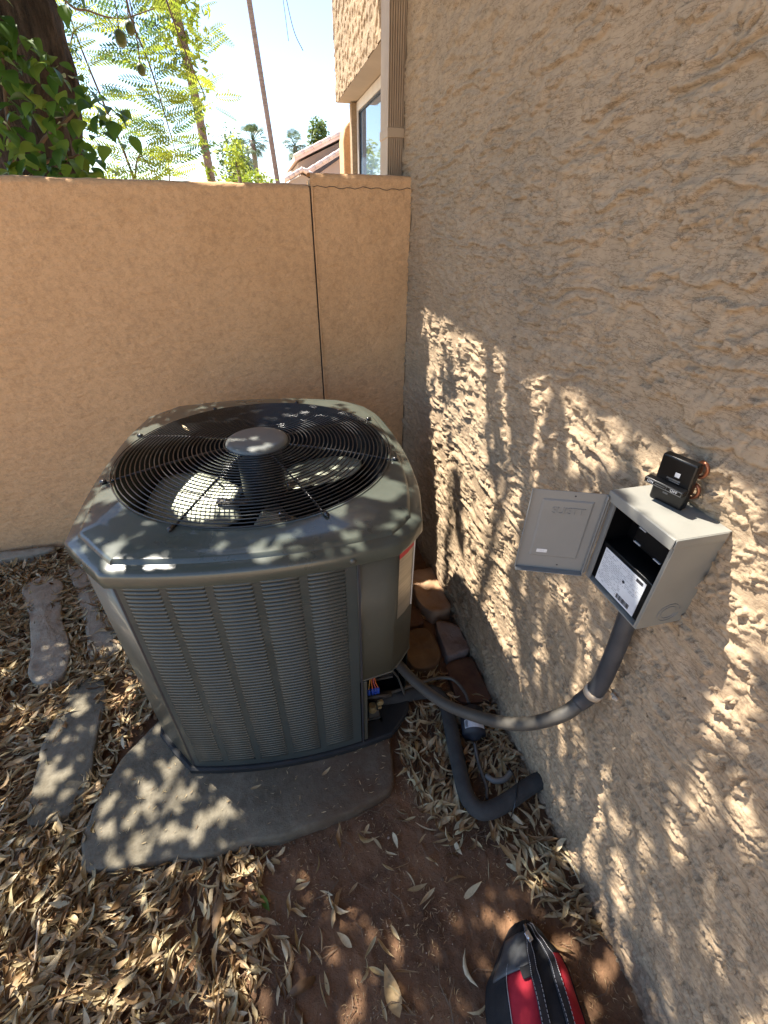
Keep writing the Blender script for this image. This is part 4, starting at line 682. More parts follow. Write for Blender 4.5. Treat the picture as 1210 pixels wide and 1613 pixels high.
# ============================================================ DISCONNECT BOX
bx = thing('disconnect_box', (W, .43, .857), 'open grey electrical disconnect box on the stucco wall with its door swung out', 'electrical box')
x0, x1, y0, y1, z0, z1 = W - .092, W + .004, .366, .4995, .857, 1.0375
th = .002
g = G().box((x0 + .004, y0, z0), (x1, y0 + th, z1)).box((x0 + .004, y1 - th, z0), (x1, y1, z1)).box((x0 + .004, y0 + th, z0), (x1, y1 - th, z0 + th)).box((x0 + .004, y0 + th, z1 - th), (x1, y1 - th, z1 - .0005)).box((x1 - .006, y0 + th, z0 + th), (x1 - .004, y1 - th, z1 - th))
case = g.build('case', 'box_paint', bx, bevel=.0006)
lid = G().box((x0 - .003, y0 - .0015, z1), (x1 - .004, y1 + .0015, z1 + .0022)).box((x0 - .005, y0 - .0015, z1 - .016), (x0 - .003, y1 + .0015, z1 + .0022)).box((x0 - .003, y0 - .0035, z1 - .012), (x1 - .01, y0 - .0015, z1 + .0022)).build('rain_hood', 'box_paint', bx, bevel=.0012)
G().box((x0 + .004, y0 + th, z0 + .002), (x0 + .010, y0 + .006, z1 - .014)).build('front_lip', 'box_paint', bx)
G().box((x0 + .004, y1 - .010, z0 + .002), (x0 + .008, y1 - th, z1 - .014)).build('front_lip', 'box_inner', bx)
# knockout rings on the near side
for rr in (.020, .014):
    kn = G(); pts = [(W - .038 + rr * math.cos(a), y0 - .0006, .885 + rr * math.sin(a) * .9) for a in np.linspace(0.2, 2 * math.pi - .2, 24)]
    kn.tube(pts, .0006, 4).build('knockout_ring', 'box_inner', bx)
G().box((x0 + .012, y1 - .0045, z0 + .004), (x1 - .008, y1 - .0025, z1 - .004)).box((x0 + .012, y0 + .0025, z0 + .004), (x1 - .008, y0 + .0039, z1 - .004)).box((x0 + .009, y0 + .004, z1 - .0045), (x1 - .008, y1 - .005, z1 - .0028)).build('liner', 'box_hollow', bx)
ins = G().box((x0 + .058, y0 + .004, z0 + .086), (x1 - .008, y1 - .004, z1 - .004)).build('insulating_block', 'box_hollow', bx)
G().box((x0 + .012, y0 + .004, z0 + .004), (x1 - .008, y1 - .004, z0 + .084)).build('dead_front', 'black_plastic', bx, bevel=.002)
sk = G().box((x0 + .042, y0 + .032, z0 + .095), (x0 + .058, y1 - .032, z1 - .02)).build('socket_block', 'black_plastic', bx, bevel=.003)
for yy, zz in ((.41, .99), (.455, .985), (.41, .955), (.455, .957)):
    G().box((x0 + .0395, yy - .007, zz), (x0 + .0425, yy + .007, zz + .002)).build('slot_edge', 'grey_print', sk)
# label
lx = x0 + .0105
lab = G().box((lx, .386, .864), (lx + .0008, .482, .934)).build('safety_label', 'label_white', bx)
pr = G()
for r_ in range(17):
    z = .930 - r_ * .0036; y = .479
    while y > .391:
        w_ = random.uniform(.0015, .006)
        if random.random() < .8 and not (r_ > 9 and y < .43): pr.box((lx - .0004, y - w_, z - .0016 * random.uniform(.5, 1)), (lx, y, z))
        y -= w_ + random.uniform(.0008, .0025)
po = pr.build('fine_print', 'grey_print', lab); po['kind'] = 'stuff'
bc = G(); y = .428
while y > .398:
    w_ = random.choice((.0006, .001, .0016)); bc.box((lx - .0005, y - w_, .868), (lx - .0001, y, .877)); y -= w_ + random.choice((.0006, .001))
bc.build('barcode', 'ink', lab)
G().tube([(lx - .0002, .425, .905), (lx - .0006, .425, .905)], .0028, 10).build('hole', 'ink', lab)
G().box((lx - .0005, .391, .926), (lx - .0001, .405, .9315)).build('heading_bar', 'ink', lab)
# door
hp = Vector((x0, .498, 0)); dv = Vector((-.117, .046, 0)); dw = dv.length; dd = dv.normalized(); dn = Vector((dd.y, -dd.x, 0))   # dn: the inside face, towards the viewer
if dn.y > 0: dn = -dn
db = Matrix(((dd.x, 0, dn.x, hp.x), (dd.y, 0, dn.y, hp.y), (0, 1, 0, 0), (0, 0, 0, 1)))        # local: x along door, y up, z out of the inner face
za, zb = .864, 1.031
g = G().box((.006, za, -.0015), (dw, zb, 0), db).box((.006, za, 0), (.0078, zb, .007), db).box((dw - .0015, za, 0), (dw, zb, .004), db)
g.box((.008, za, 0), (dw, za + .0015, .012), db)
dr = g.build('door', 'box_inner', bx, bevel=.0005)
rp = []      # raised field: pressed outwards, so it reads as a shallow tray from inside
xa_, xb_, ya_, yb_ = .022, dw - .020, za + .030, zb - .016
def frame_(g, q0, q1, h0, h1):
    a = [(q0[0], q0[1], h0), (q0[2], q0[1], h0), (q0[2], q0[3], h0), (q0[0], q0[3], h0)]; b = [(q1[0], q1[1], h1), (q1[2], q1[1], h1), (q1[2], q1[3], h1), (q1[0], q1[3], h1)]
    g.add([db @ Vector(p) for p in a + b], [(0, 1, 5, 4), (1, 2, 6, 5), (2, 3, 7, 6), (3, 0, 4, 7)])
g = G(); frame_(g, (xa_, ya_, xb_, yb_), (xa_ + .0035, ya_ + .0025, xb_ - .0035, yb_ - .0025), .0003, .0022)
g.add([db @ Vector(p) for p in [(xa_ + .0035, ya_ + .0025, .0022), (xb_ - .0035, ya_ + .0025, .0022), (xb_ - .0035, yb_ - .0025, .0022), (xa_ + .0035, yb_ - .0025, .0022)]], [(0, 1, 2, 3)])
pf = g.build('pressed_field', 'box_inner', dr)
E_ = Matrix(((-dd.x, 0, dn.x, 0), (-dd.y, 0, dn.y, 0), (0, 1, 0, 0), (0, 0, 0, 1)))       # reading left to right runs from the free edge to the hinge
mx = E_.copy(); mx.translation = db @ Vector((.060, zb - .037, .0023))
text('raised_lettering', 'SUISTT', .0175, mx, 'box_inner', pf, .0012)
mx2 = E_.copy(); mx2.translation = db @ Vector((dw - .040, ya_ + .013, .0026))
g = G().box((dw - .049, ya_ + .0095, .0022), (dw - .031, ya_ + .0165, .0028), db); g.build('sticker', 'label_white', pf)
mx2.translation = db @ Vector((dw - .040, ya_ + .013, .003)); text('sticker_print', '1234'[:0] or '| - |', .005, mx2, 'grey_print', pf, .0001)
for px_, pz_ in ((.052, za + .012), (.055, zb - .008)):
    G().tube([db @ Vector((px_, pz_, -.0005)), db @ Vector((px_, pz_, .0004))], .0016, 8).build('rivet_hole', 'ink', dr)
G().tube([(hp.x - .001, hp.y + .0015, za + .003), (hp.x - .001, hp.y + .0015, zb - .003)], .0028, 8).build('hinge', 'box_inner', dr, smooth=True)
G().box((.0018, za + .002, -.002), (.0038, zb - .002, .004), db).build('hinge_leaf', 'box_inner', dr)
# pull-out fuse block standing on top
pb = thing('pullout_block', (.556, .448, 1.040), 'black pull-out fuse block marked ON and OFF standing on top of the open box', 'fuse block')
xl = Vector((.014, -.048, 0)).normalized(); nb = Vector((xl.y, -xl.x, 0))
if nb.x > 0: nb = -nb
pm = Matrix(((xl.x, 0, nb.x, .5455), (xl.y, 0, nb.y, .4705), (0, 1, 0, 1.0402), (0, 0, 0, 1)))
tilt = Matrix.Translation((0, 0, 0)) @ Matrix.Rotation(R(6), 4, 'X')
pm = pm @ tilt
body_ = G().box((0, 0, -.014), (.051, .078, 0), pm).build('housing', 'black_plastic', pb, bevel=.0025)
G().box((-.008, .029, .0005), (.051, .0385, .0125), pm).build('handle', 'black_plastic', pb, bevel=.0012)
fr = G()
for lo, hi in (((-.006, .0305, .0125), (.049, .0312, .0130)), ((-.006, .0368, .0125), (.049, .0375, .0130)), ((.0262, .0312, .0125), (.0269, .0368, .0130)), ((.0485, .0312, .0125), (.0492, .0368, .0130)), ((.009, .0335, .0125), (.024, .0343, .0130))): fr.box(lo, hi, pm)
fr.build('marking_frame', 'mesh_grey', pb)
mt_ = pm.copy(); mt_.translation = pm @ Vector((.0015, .034, .0127)); text('marking', 'ON', .0062, mt_, 'grey_print', pb, .0002)
mt_ = pm.copy(); mt_.translation = pm @ Vector((.0377, .034, .0127)); text('marking', 'OFF', .0062, mt_, 'grey_print', pb, .0002)
G().box((.026, .050, 0), (.033, .057, .0006), pm).build('emblem', 'label_white', pb)
G().box((.016, .043, 0), (.036, .0455, .0006), pm).box((.020, .0405, 0), (.036, .0420, .0006), pm).build('print_lines', 'mesh_grey', pb)
G().box((.018, .017, 0), (.026, .020, .0006), pm).build('print_lines', 'mesh_grey', pb)
for yy in (.016, .052):
    pts = [pm @ Vector((.047 + .009 * math.sin(a), yy + .012 - .012 * math.cos(a), -.016 - .004)) for a in np.linspace(0, math.pi, 8)]
    G().tube(pts, .0027, 8).build('copper_blade', 'copper', pb, smooth=True)
    G().box((.040, yy + .002, -.030), (.046, yy + .022, -.014), pm).build('copper_blade', 'copper', pb, bevel=.001)

# ============================================================ CONDUIT
cn = thing('conduit', (.5, .43, .25), 'grey flexible conduit curving from the disconnect box to the unit', 'conduit')
cpts = spline([(.560, .432, .862), (.561, .424, .77), (.560, .419, .68), (.558, .419, .61), (.545, .430, .548), (.505, .430, .512), (.452, .470, .432), (.400, .546, .352), (.338, .640, .292), (.288, .742, .262), (.252, .815, .266), (.238, .86, .275)], 8)
G().tube(cpts[24:], .0150, 16).build('hose', 'conduit', cn, smooth=True)
G().tube(cpts[:34], .0168, 16).build('upper_pipe', 'conduit_dark', cn, smooth=True)
G().tube([(.560, .4325, .857), (.560, .431, .835)], .022, 12).build('coupling', 'conduit_dark', cn, smooth=False, bevel=.002)
q = cpts[25]; q2 = cpts[27]
cl = G(); cl.tube([q, Vector(q) * .5 + Vector(q2) * .5, q2], .0190, 16, cap=False)
so_ = cl.build('strap', 'strap_plastic', cn, smooth=True); s = so_.modifiers.new('t', 'SOLIDIFY'); s.thickness = .002
G().box((W - .016, q.y - .032, q.z - .003), (W - .010, q.y - .014, q.z + .005)).build('strap_ear', 'strap_plastic', cn, bevel=.002)
screw(W - .0165, q.y - .025, q.z + .001, (-1, 0, 0), cn, 'strap_plastic', .0025)

# ============================================================ REFRIGERANT LINES
fl = thing('insulated_line', (.4, .7, .0), 'black foam insulated suction line bending over the leaves into the house wall', 'pipe')
G().tube(spline([(.15, .845, .085), (.20, .835, .075), (.27, .832, .062), (.345, .835, .055), (.395, .822, .052), (.413, .775, .052), (.408, .72, .050), (.395, .64, .046), (.383, .56, .044), (.378, .50, .044), (.395, .462, .044), (.43, .452, .045), (.49, .462, .048), (.55, .478, .052), (.60, .488, .056)], 6), .0230, 16).build('foam_sleeve', 'foam', fl, smooth=True)
ll = thing('liquid_line', (.44, .7, 0), 'thin grey liquid line feeding the black filter drier', 'pipe')
G().tube(spline([(.19, .80, .145), (.25, .815, .125), (.33, .84, .10), (.41, .862, .075), (.465, .85, .068), (.488, .80, .066), (.489, .755, .062)], 6), .0058, 8).build('upper_tube', 'grey_tube', ll, smooth=True)
G().tube(spline([(.458, .635, .050), (.452, .59, .035), (.450, .55, .03), (.447, .515, .032), (.435, .485, .03)], 6), .0055, 8).build('lower_tube', 'grey_tube', ll, smooth=True)
fd = thing('filter_drier', (.472, .69, .05), 'black cylindrical filter drier with white label lying beside the foam line', 'filter drier')
a, b = Vector((.490, .748, .062)), Vector((.461, .640, .052)); ax = (b - a).normalized()
G().tube([a, a + ax * .012, a + ax * .016, b - ax * .016, b - ax * .012, b], [.009, .025, .0375, .0375, .025, .009], 24).build('cylinder', 'drier_paint', fd, smooth=True)
lb = G(); vs = []; u_ = Vector((0, 0, 1)); u_ = (u_ - ax * u_.dot(ax)).normalized(); w_ = ax.cross(u_)
for i in range(9):
    an = R(-52 + 13 * i)
    for tt in (.062, .088): vs.append(a + ax * tt + (u_ * math.cos(an) + w_ * math.sin(an)) * .0381)
lo_ = lb.add(vs, [(2 * i, 2 * i + 2, 2 * i + 3, 2 * i + 1) for i in range(8)]).build('paper_label', 'label_white', fd, smooth=True)
pb_ = G()
for r_ in range(5):
    for i in range(1, 15):
        if random.random() < .75:
            an = R(-48 + 6.5 * i); vs = []
            for da in (0, R(4.5)):
                for tt in (.0665 + r_ * .0042, .0678 + r_ * .0042): vs.append(a + ax * tt + (u_ * math.cos(an + da) + w_ * math.sin(an + da)) * .0383)
            pb_.add(vs, [(0, 2, 3, 1)])
o_ = pb_.build('label_print', 'grey_print', lo_); o_['kind'] = 'stuff'
bc = G()
for i in range(7):
    an = R(34 + 2.2 * i); vs = []
    for da in (0, R(1.1)):
        for tt in (.064, .086): vs.append(a + ax * tt + (u_ * math.cos(an + da) + w_ * math.sin(an + da)) * .0384)
    bc.add(vs, [(0, 2, 3, 1)])
bc.build('barcode', 'ink', lo_)
dt = thing('drain_tube', (.47, .5, 0), 'short pale plastic drain tube curving beside the insulated line', 'pipe')
G().tube(spline([(.458, .545, .030), (.475, .525, .033), (.505, .520, .036), (.535, .535, .036)], 6), .0085, 10).build('tube', 'white_tube', dt, smooth=True)
bw = thing('thin_cable', (.5, .5, .02), 'thin black cable looped over the insulated line near the wall', 'cable')
G().tube(spline([(.53, .56, .03), (.528, .52, .06), (.515, .475, .072), (.495, .445, .065), (.478, .425, .03)], 6), .0018, 6).build('cable', 'wire_black', bw, smooth=True)

# ============================================================ TOOL BAG
bag = thing('tool_bag', (.35, .0, 0), 'red and black fabric tool bag lying on the dirt at the bottom edge', 'bag')
# stations from the tip (towards the wall) back: y, x centre, half width, height
ST = [(.222, .398, .022, .045), (.205, .393, .040, .075), (.178, .383, .062, .098), (.150, .374, .088, .112), (.12, .366, .097, .122), (.05, .352, .102, .128), (-.05, .335, .104, .130), (-.16, .318, .104, .128), (-.25, .305, .098, .115), (-.28, .30, .08, .09)]
def bag_pt(i_f, u):
    i = min(int(i_f), len(ST) - 2); f = i_f - i; y, xc, w, h = [ST[i][k] * (1 - f) + ST[i + 1][k] * f for k in range(4)]
    cx = u; sz = max(0.0, 1 - abs(u) ** 3.0) ** .6
    wob = .003 * math.sin(i_f * 5 + u * 9) * sz
    return Vector((xc + cx * w, y, .004 + h * sz + wob))
def bag_patch(name, i0, i1, u0, u1, off, mt_, parent, ni=24, nu=14, thick=0):
    vs = []; 
    for a in range(ni + 1):
        for b in range(nu + 1):
            fi = i0 + (i1 - i0) * a / ni; u = u0(fi) + (u1(fi) - u0(fi)) * b / nu
            p = bag_pt(fi, u); pc = Vector((bag_pt(fi, 0).x, p.y, .02)); n_ = (p - pc).normalized(); vs.append(p + n_ * off)
    fs = [(a * (nu + 1) + b, (a + 1) * (nu + 1) + b, (a + 1) * (nu + 1) + b + 1, a * (nu + 1) + b + 1) for a in range(ni) for b in range(nu)]
    o = mesh(name, vs, [f[::-1] for f in fs], mt_, parent, True); seat(o)
    if thick: s = o.modifiers.new('t', 'SOLIDIFY'); s.thickness = thick; s.offset = 1
    return o
C_ = lambda v: (lambda f: v)
bag_patch('red_shell', 0, 9, C_(-1), C_(1), 0, 'red_fabric', bag, 40, 80)
mesh_end = G().prism([(ST[0][1] - .022, .004), (ST[0][1] + .022, .004), (ST[0][1] + .015, .045), (ST[0][1] - .015, .045)], 'y', .215, .223).build('end_seam', 'black_fabric', bag)
bag_patch('top_cap', 0, 2.9, C_(-1), C_(1), .0025, 'black_fabric', bag, 20, 30, .002)
bag_patch('side_pocket', 2.6, 9, C_(-.995), C_(-.66), .004, 'black_fabric', bag, 30, 10, .003)
bag_patch('centre_panel', 2.6, 9, C_(-.06), C_(.36), .003, 'black_fabric', bag, 30, 10, .002)
bag_patch('side_pocket', 2.6, 9, C_(.955), C_(.995), .004, 'black_fabric', bag, 30, 6, .003)
gp = bag_patch('grey_mesh_pocket', 1.2, 3.2, C_(-.88), C_(-.12), .007, 'mesh_grey', bag, 12, 10, .002)
for c_u, w_u in ((-.07, .08), (.37, .08)):
    f0 = lambda fi, c=c_u, w=w_u: c * min(1, .45 + fi * .19) - w; f1 = lambda fi, c=c_u, w=w_u: c * min(1, .45 + fi * .19) + w
    s_ = bag_patch('strap', .6, 9, f0, f1, .009, 'strap_fabric', bag, 40, 6, .002)
    for sgn in (-1, 1):
        pts = []
        for k in range(90):
            fi = .7 + 8.2 * k / 89; u = c_u * min(1, .45 + fi * .19) + sgn * w_u * .82; p = bag_pt(fi, u); n_ = (p - Vector((bag_pt(fi, 0).x, p.y, .02))).normalized(); pts.append(p + n_ * .0115)
        st_ = G()
        for k in range(0, 88, 1): 
            a_p, b_p = pts[k], pts[k + 1]; st_.tube([a_p, a_p.lerp(b_p, .65)], .0006, 4)
        st_.build('stitching', 'stitch', s_)
pts = [bag_pt(2.4 + .02 * k, -.62) + Vector((-.003, 0, .007)) for k in range(60)]
G().tube([bag_pt(2.7 + 6 * k / 30, -.66) + Vector((-.002, 0, .007)) for k in range(31)], .0008, 4).build('piping', 'stitch', bag)
G().box((-.006, -.009, 0), (.006, .009, .003), basis(bag_pt(1.7, -.05) + Vector((0, 0, .012)), (1, .3, 0), (-.3, 1, .3))).build('zip_pull', 'silver', bag, bevel=.001)
G().tube(spline([bag_pt(.8, 0) + Vector((0, 0, .012)), bag_pt(1.3, -.02) + Vector((-.004, 0, .022)), bag_pt(1.9, -.04) + Vector((0, 0, .012))], 5), .003, 7).build('grab_loop', 'silver', bag, smooth=True)
G().box((-.012, -.009, 0), (.012, .009, .004), basis(bag_pt(3.45, -.24) + Vector((0, 0, .004)), (1, 0, .1), (0, 1, 0))).build('black_tab', 'black_fabric', bag, bevel=.002)
tb = G().box((-.004, -.004, 0), (.004, .004, .003), basis(bag_pt(5.0, -.60) + Vector((0, 0, .008)), (1, 0, .3), (0, 1, 0))).build('pocket_tab', 'stitch', bag)
G().tube([bag_pt(5.0, -.60) + Vector((0, 0, .009)), bag_pt(5.05, -.80) + Vector((-.004, 0, .007)), bag_pt(5.1, -.95) + Vector((-.006, 0, .004))], .001, 5).build('pull_cord', 'stitch', tb)
# ============================================================ LEAVES (many small meshes built with arrays)
def leaf_proto(nseg=5, wid=.28, fold=.35, arch=.25, curl=0):
    """leaf of length 1 along x, 3 points across"""
    vs = []
    for i in range(nseg + 1):
        f = i / nseg; w = wid * math.sin(math.pi * min(1, f ** .8 * .98 + .01)) * (1 - .15 * f)
        z = arch * (f - .5) ** 2 * 2 ; tw = curl * (f - .5)
        for s_ in (-1, 0, 1):
            y = s_ * w * math.cos(fold); zz = abs(s_) * w * math.sin(fold)
            vs.append((f - .5, y * math.cos(tw) - zz * math.sin(tw), z + y * math.sin(tw) + zz * math.cos(tw)))
    fs = []
    for i in range(nseg):
        a = 3 * i; fs += [(a, a + 3, a + 4, a + 1), (a + 1, a + 4, a + 5, a + 2)]
    return np.array(vs), np.array(fs)
def scatter(name, pos, yaw, tilt, roll, size, protos, mt, parent=None, rnd=None):
    N = len(pos); Vs = []; Fs = []; As = []; off = 0
    which = rng.integers(0, len(protos), N); rnd = rng.random(N) if rnd is None else rnd
    for pi_, (pv, pf) in enumerate(protos):
        ix = np.where(which == pi_)[0]
        if len(ix) == 0: continue
        cy, sy, ct, st_, cr_, sr = np.cos(yaw[ix]), np.sin(yaw[ix]), np.cos(tilt[ix]), np.sin(tilt[ix]), np.cos(roll[ix]), np.sin(roll[ix])
        x, y, z = pv[None, :, 0] * np.ones((len(ix), 1)), pv[None, :, 1] * np.ones((len(ix), 1)), pv[None, :, 2] * np.ones((len(ix), 1))
        y, z = y * cr_[:, None] - z * sr[:, None], y * sr[:, None] + z * cr_[:, None]
        x, z = x * ct[:, None] + z * st_[:, None], -x * st_[:, None] + z * ct[:, None]
        x, y = x * cy[:, None] - y * sy[:, None], x * sy[:, None] + y * cy[:, None]
        P = np.stack([x, y, z], -1) * size[ix][:, None, None] + pos[ix][:, None, :]
        Vs.append(P.reshape(-1, 3)); Fs.append((pf[None] + (np.arange(len(ix)) * len(pv))[:, None, None]).reshape(-1, 4) + off); off += len(ix) * len(pv)
        As.append(np.repeat(rnd[ix], len(pv)))
    o = npmesh(name, np.concatenate(Vs), np.concatenate(Fs), mt, parent, True, np.concatenate(As))
    if parent is not None: seat(o)
    return o
def inpoly(x, y, poly):
    c = np.zeros(x.shape, bool); n = len(poly); j = n - 1
    for i in range(n):
        xi, yi = poly[i]; xj, yj = poly[j]
        if yi != yj: c ^= ((yi > y) != (yj > y)) & (x < (xj - xi) * (y - yi) / (yj - yi) + xi)
        j = i
    return c
dry = [leaf_proto(5, w, f, a, c) for w, f, a, c in ((.12, .6, .4, 1.2), (.16, 1.0, .6, -1.6), (.11, 1.2, .5, .8), (.15, .5, -.5, 1.6), (.18, .9, .8, 2.0), (.09, 1.3, .4, -.6), (.14, .4, .4, -2.2), (.19, 1.1, -.5, 1.0), (.13, .3, .2, .4), (.17, .7, .3, -3))]
# ---- thick litter: (polygon, leaves per m2, depth)
LIT = [([(-2.3, .2), (-.50, .05), (-.24, .22), (-.27, .50), (-.62, .56), (-.63, .86), (-.47, 1.05), (-.50, 1.7), (-.6, 2.01), (-2.3, 2.01)], 9500, .036),
       ([(-.28, .22), (-.17, .30), (-.20, .50), (-.30, .54)], 3500, .015),
       ([(-.45, 1.05), (-.3, 1.2), (-.3, 1.99), (-.7, 1.99)], 5000, .03),
       ([(.29, .80), (.41, .80), (.39, .62), (.375, .46), (.36, .39), (.28, .42), (.24, .56), (.215, .66)], 6000, .03),
       ([(.43, .84), (.58, .80), (.59, .50), (.44, .50), (.42, .62)], 5200, .03),
       ([(.40, .40), (.47, .44), (.59, .46), (.59, .17), (.53, .16), (.48, .23), (.44, .30)], 6500, .03),
       ([(.34, .98), (.47, .93), (.47, .84), (.33, .84)], 4000, .02),
       ([(.36, 1.14), (.5, 1.14), (.5, 2.0), (.36, 2.0)], 1300, .015),
       ([(-.25, .10), (.55, .10), (.58, .50), (.2, .52), (-.25, .50)], 190, .003), ([(-.30, .05), (-.10, .10), (-.02, .35), (-.12, .50), (-.30, .50)], 800, .008), ([(.12, .40), (.30, .30), (.42, .30), (.36, .45), (.24, .60)], 350, .006), ([(-.6, .60), (.2, .60), (.2, .70), (-.6, .70)], 60, .002),
       ([(-.62, .56), (-.2, .53), (-.2, .48), (-.62, .46)], 4500, .02)]
STONES = [[(-.63, .60), (-.61, .82), (-.38, 1.05), (.3, 1.0), (.24, .74), (.13, .56), (-.10, .54), (-.24, .56), (-.46, .58)],
          [(-.79, .73), (-.69, .73), (-.70, 1.0), (-.75, 1.13), (-.80, 1.12)], [(-1.16, 1.72), (-1.06, 1.70), (-.99, 1.45), (-.89, 1.35), (-.96, 1.24), (-1.05, 1.48)],
          [(.505, 1.12), (.58, 1.08), (.58, .80), (.475, .80), (.50, .95)], [(.375, 1.1), (.46, 1.1), (.46, .97), (.36, .98)], [(-1.02, 1.78), (-.9, 1.6), (-.73, 1.3), (-.80, 1.3), (-.93, 1.6)], [(.48, 1.4), (.58, 1.4), (.58, 1.18), (.5, 1.2)]]
ps = []
for poly, dens, dep in LIT:
    P = np.array(poly); a, b = P.min(0), P.max(0); n = int((b - a).prod() * dens)
    q = rng.random((n, 2)) * (b - a) + a; k = inpoly(q[:, 0], q[:, 1], poly); q = q[k]
    patch = fbm(q[:, 0] * 4, q[:, 1] * 4, 3, 77)
    q = q[rng.random(len(q)) < np.clip(.85 + patch * .8, .35, 1)]
    z = ground_z(q[:, 0], q[:, 1]) + rng.random(len(q)) ** 1.2 * dep + .004
    ps.append(np.column_stack([q, z]))
ps = np.concatenate(ps)
on = np.zeros(len(ps), bool)
for s_ in STONES: on |= inpoly(ps[:, 0], ps[:, 1], s_)
ps = ps[~on | (rng.random(len(ps)) < .0)]
ps = ps[(ps[:, 0] < .585)]
# not under the unit, not inside the bag
ps = ps[~inpoly(ps[:, 0], ps[:, 1], [tuple(p) for p in OUT])]
N = len(ps)
flow = 2.2 * pn(ps[:, 0] * 2.5, ps[:, 1] * 2.5, 88) + 1.0
scatter('leaf_litter', ps, flow + rng.normal(0, .75, N), rng.normal(0, .30, N), rng.normal(0, .7, N) + np.where(rng.random(N) < .3, 2.6, 0), rng.uniform(.034, .066, N) * np.where(rng.random(N) < .08, 1.35, 1), dry, 'dry_leaf')
tag(bpy.data.objects['leaf_litter'], 'curled tan dry leaves carpeting the ground round the unit', 'leaf litter', kind='stuff')
# leaf crumbs and twiglets on the bare dirt
n = 9000; q = np.column_stack([rng.uniform(-.75, .58, n), rng.uniform(-.1, .75, n)]); k = fbm(q[:, 0] * 5, q[:, 1] * 5, 3, 55) > -.12; q = q[k]
q = q[~inpoly(q[:, 0], q[:, 1], STONES[0])]; n = len(q)
scatter('leaf_crumbs', np.column_stack([q, ground_z(q[:, 0], q[:, 1]) + .0005 + rng.random(n) * .003]), rng.uniform(0, 6.3, n), rng.normal(0, .3, n), rng.normal(0, .8, n), rng.uniform(.004, .014, n), dry[:3], 'dry_leaf', rnd=rng.random(n) * .6)
tag(bpy.data.objects['leaf_crumbs'], 'fine brown leaf crumbs and bits scattered on the bare dirt', 'leaf litter', kind='stuff')
# grit and little stones
ico = []
t_ = (1 + 5 ** .5) / 2
iv = np.array([(-1, t_, 0), (1, t_, 0), (-1, -t_, 0), (1, -t_, 0), (0, -1, t_), (0, 1, t_), (0, -1, -t_), (0, 1, -t_), (t_, 0, -1), (t_, 0, 1), (-t_, 0, -1), (-t_, 0, 1)]) / 2.2
if_ = np.array([(0, 11, 5), (0, 5, 1), (0, 1, 7), (0, 7, 10), (0, 10, 11), (1, 5, 9), (5, 11, 4), (11, 10, 2), (10, 7, 6), (7, 1, 8), (3, 9, 4), (3, 4, 2), (3, 2, 6), (3, 6, 8), (3, 8, 9), (4, 9, 5), (2, 4, 11), (6, 2, 10), (8, 6, 7), (9, 8, 1)])
n = 7000; q = np.column_stack([rng.uniform(-.8, .59, n), rng.uniform(-.1, 1.0, n)]); k = fbm(q[:, 0] * 6 + 3, q[:, 1] * 6, 3, 65) > -.1; q = q[k]; q = q[~inpoly(q[:, 0], q[:, 1], STONES[0])]; n = len(q)
sz = rng.uniform(.0007, .0022, n) * np.where(rng.random(n) < .04, 2.2, 1)
P = iv[None] * rng.uniform(.7, 1.2, (n, 12, 1)) * sz[:, None, None] + np.column_stack([q, ground_z(q[:, 0], q[:, 1]) + sz * .3])[:, None, :]
M['grit'] = leafmat('grit', [(0, (.09, .055, .035)), (.6, (.20, .13, .085)), (1, (.38, .30, .23))], 0, .9, veins=False)
gt = npmesh('grit', P.reshape(-1, 3), (if_[None] + (np.arange(n) * 12)[:, None, None]).reshape(-1, 3), 'grit', None, False, np.repeat(rng.random(n), 12))
tag(gt, 'reddish grit and tiny stones on the bare dirt', 'gravel', kind='stuff')
# twigs
tw = G()
for i in range(170):
    x, y = random.uniform(-1.1, .55), random.uniform(.0, .9)
    if inpoly(np.array([x]), np.array([y]), STONES[0])[0]: continue
    a = random.uniform(0, 6.3); L = random.uniform(.02, .09); z = float(ground_z(np.array([x]), np.array([y]))[0]) + (.022 if x < -.35 else .003)
    tw.tube([(x, y, z), (x + L * .5 * math.cos(a), y + L * .5 * math.sin(a), z + .006), (x + L * math.cos(a + .3), y + L * math.sin(a + .3), z + .001)], random.uniform(.0007, .0015), 4)
o = tw.build('twigs', 'twig'); tag(o, 'thin brown twigs strewn through the leaf litter', 'twigs', kind='stuff')
on_pad = rng.random((500, 2)) * [.95, .24] + [-.66, .55]; on_pad = on_pad[inpoly(on_pad[:, 0], on_pad[:, 1], STONES[0])][:260]; n = len(on_pad)
scatter('slab_crumbs', np.column_stack([on_pad, np.full(n, .0445)]), rng.uniform(0, 6.3, n), rng.normal(0, .1, n), rng.normal(0, .4, n), rng.uniform(.004, .016, n), dry[:3], 'dry_leaf')
tag(bpy.data.objects['slab_crumbs'], 'bits of dry leaf lying on the concrete slab', 'leaf litter', kind='stuff')
lt = thing('long_twig', (-.66, .33, .02), 'longest pale twig lying across the leaf litter in the lower left', 'twig')
G().tube([(-.70, .51, .030), (-.675, .42, .036), (-.668, .35, .032)], .0028, 6).build('stem', 'strap_plastic', lt, smooth=True)
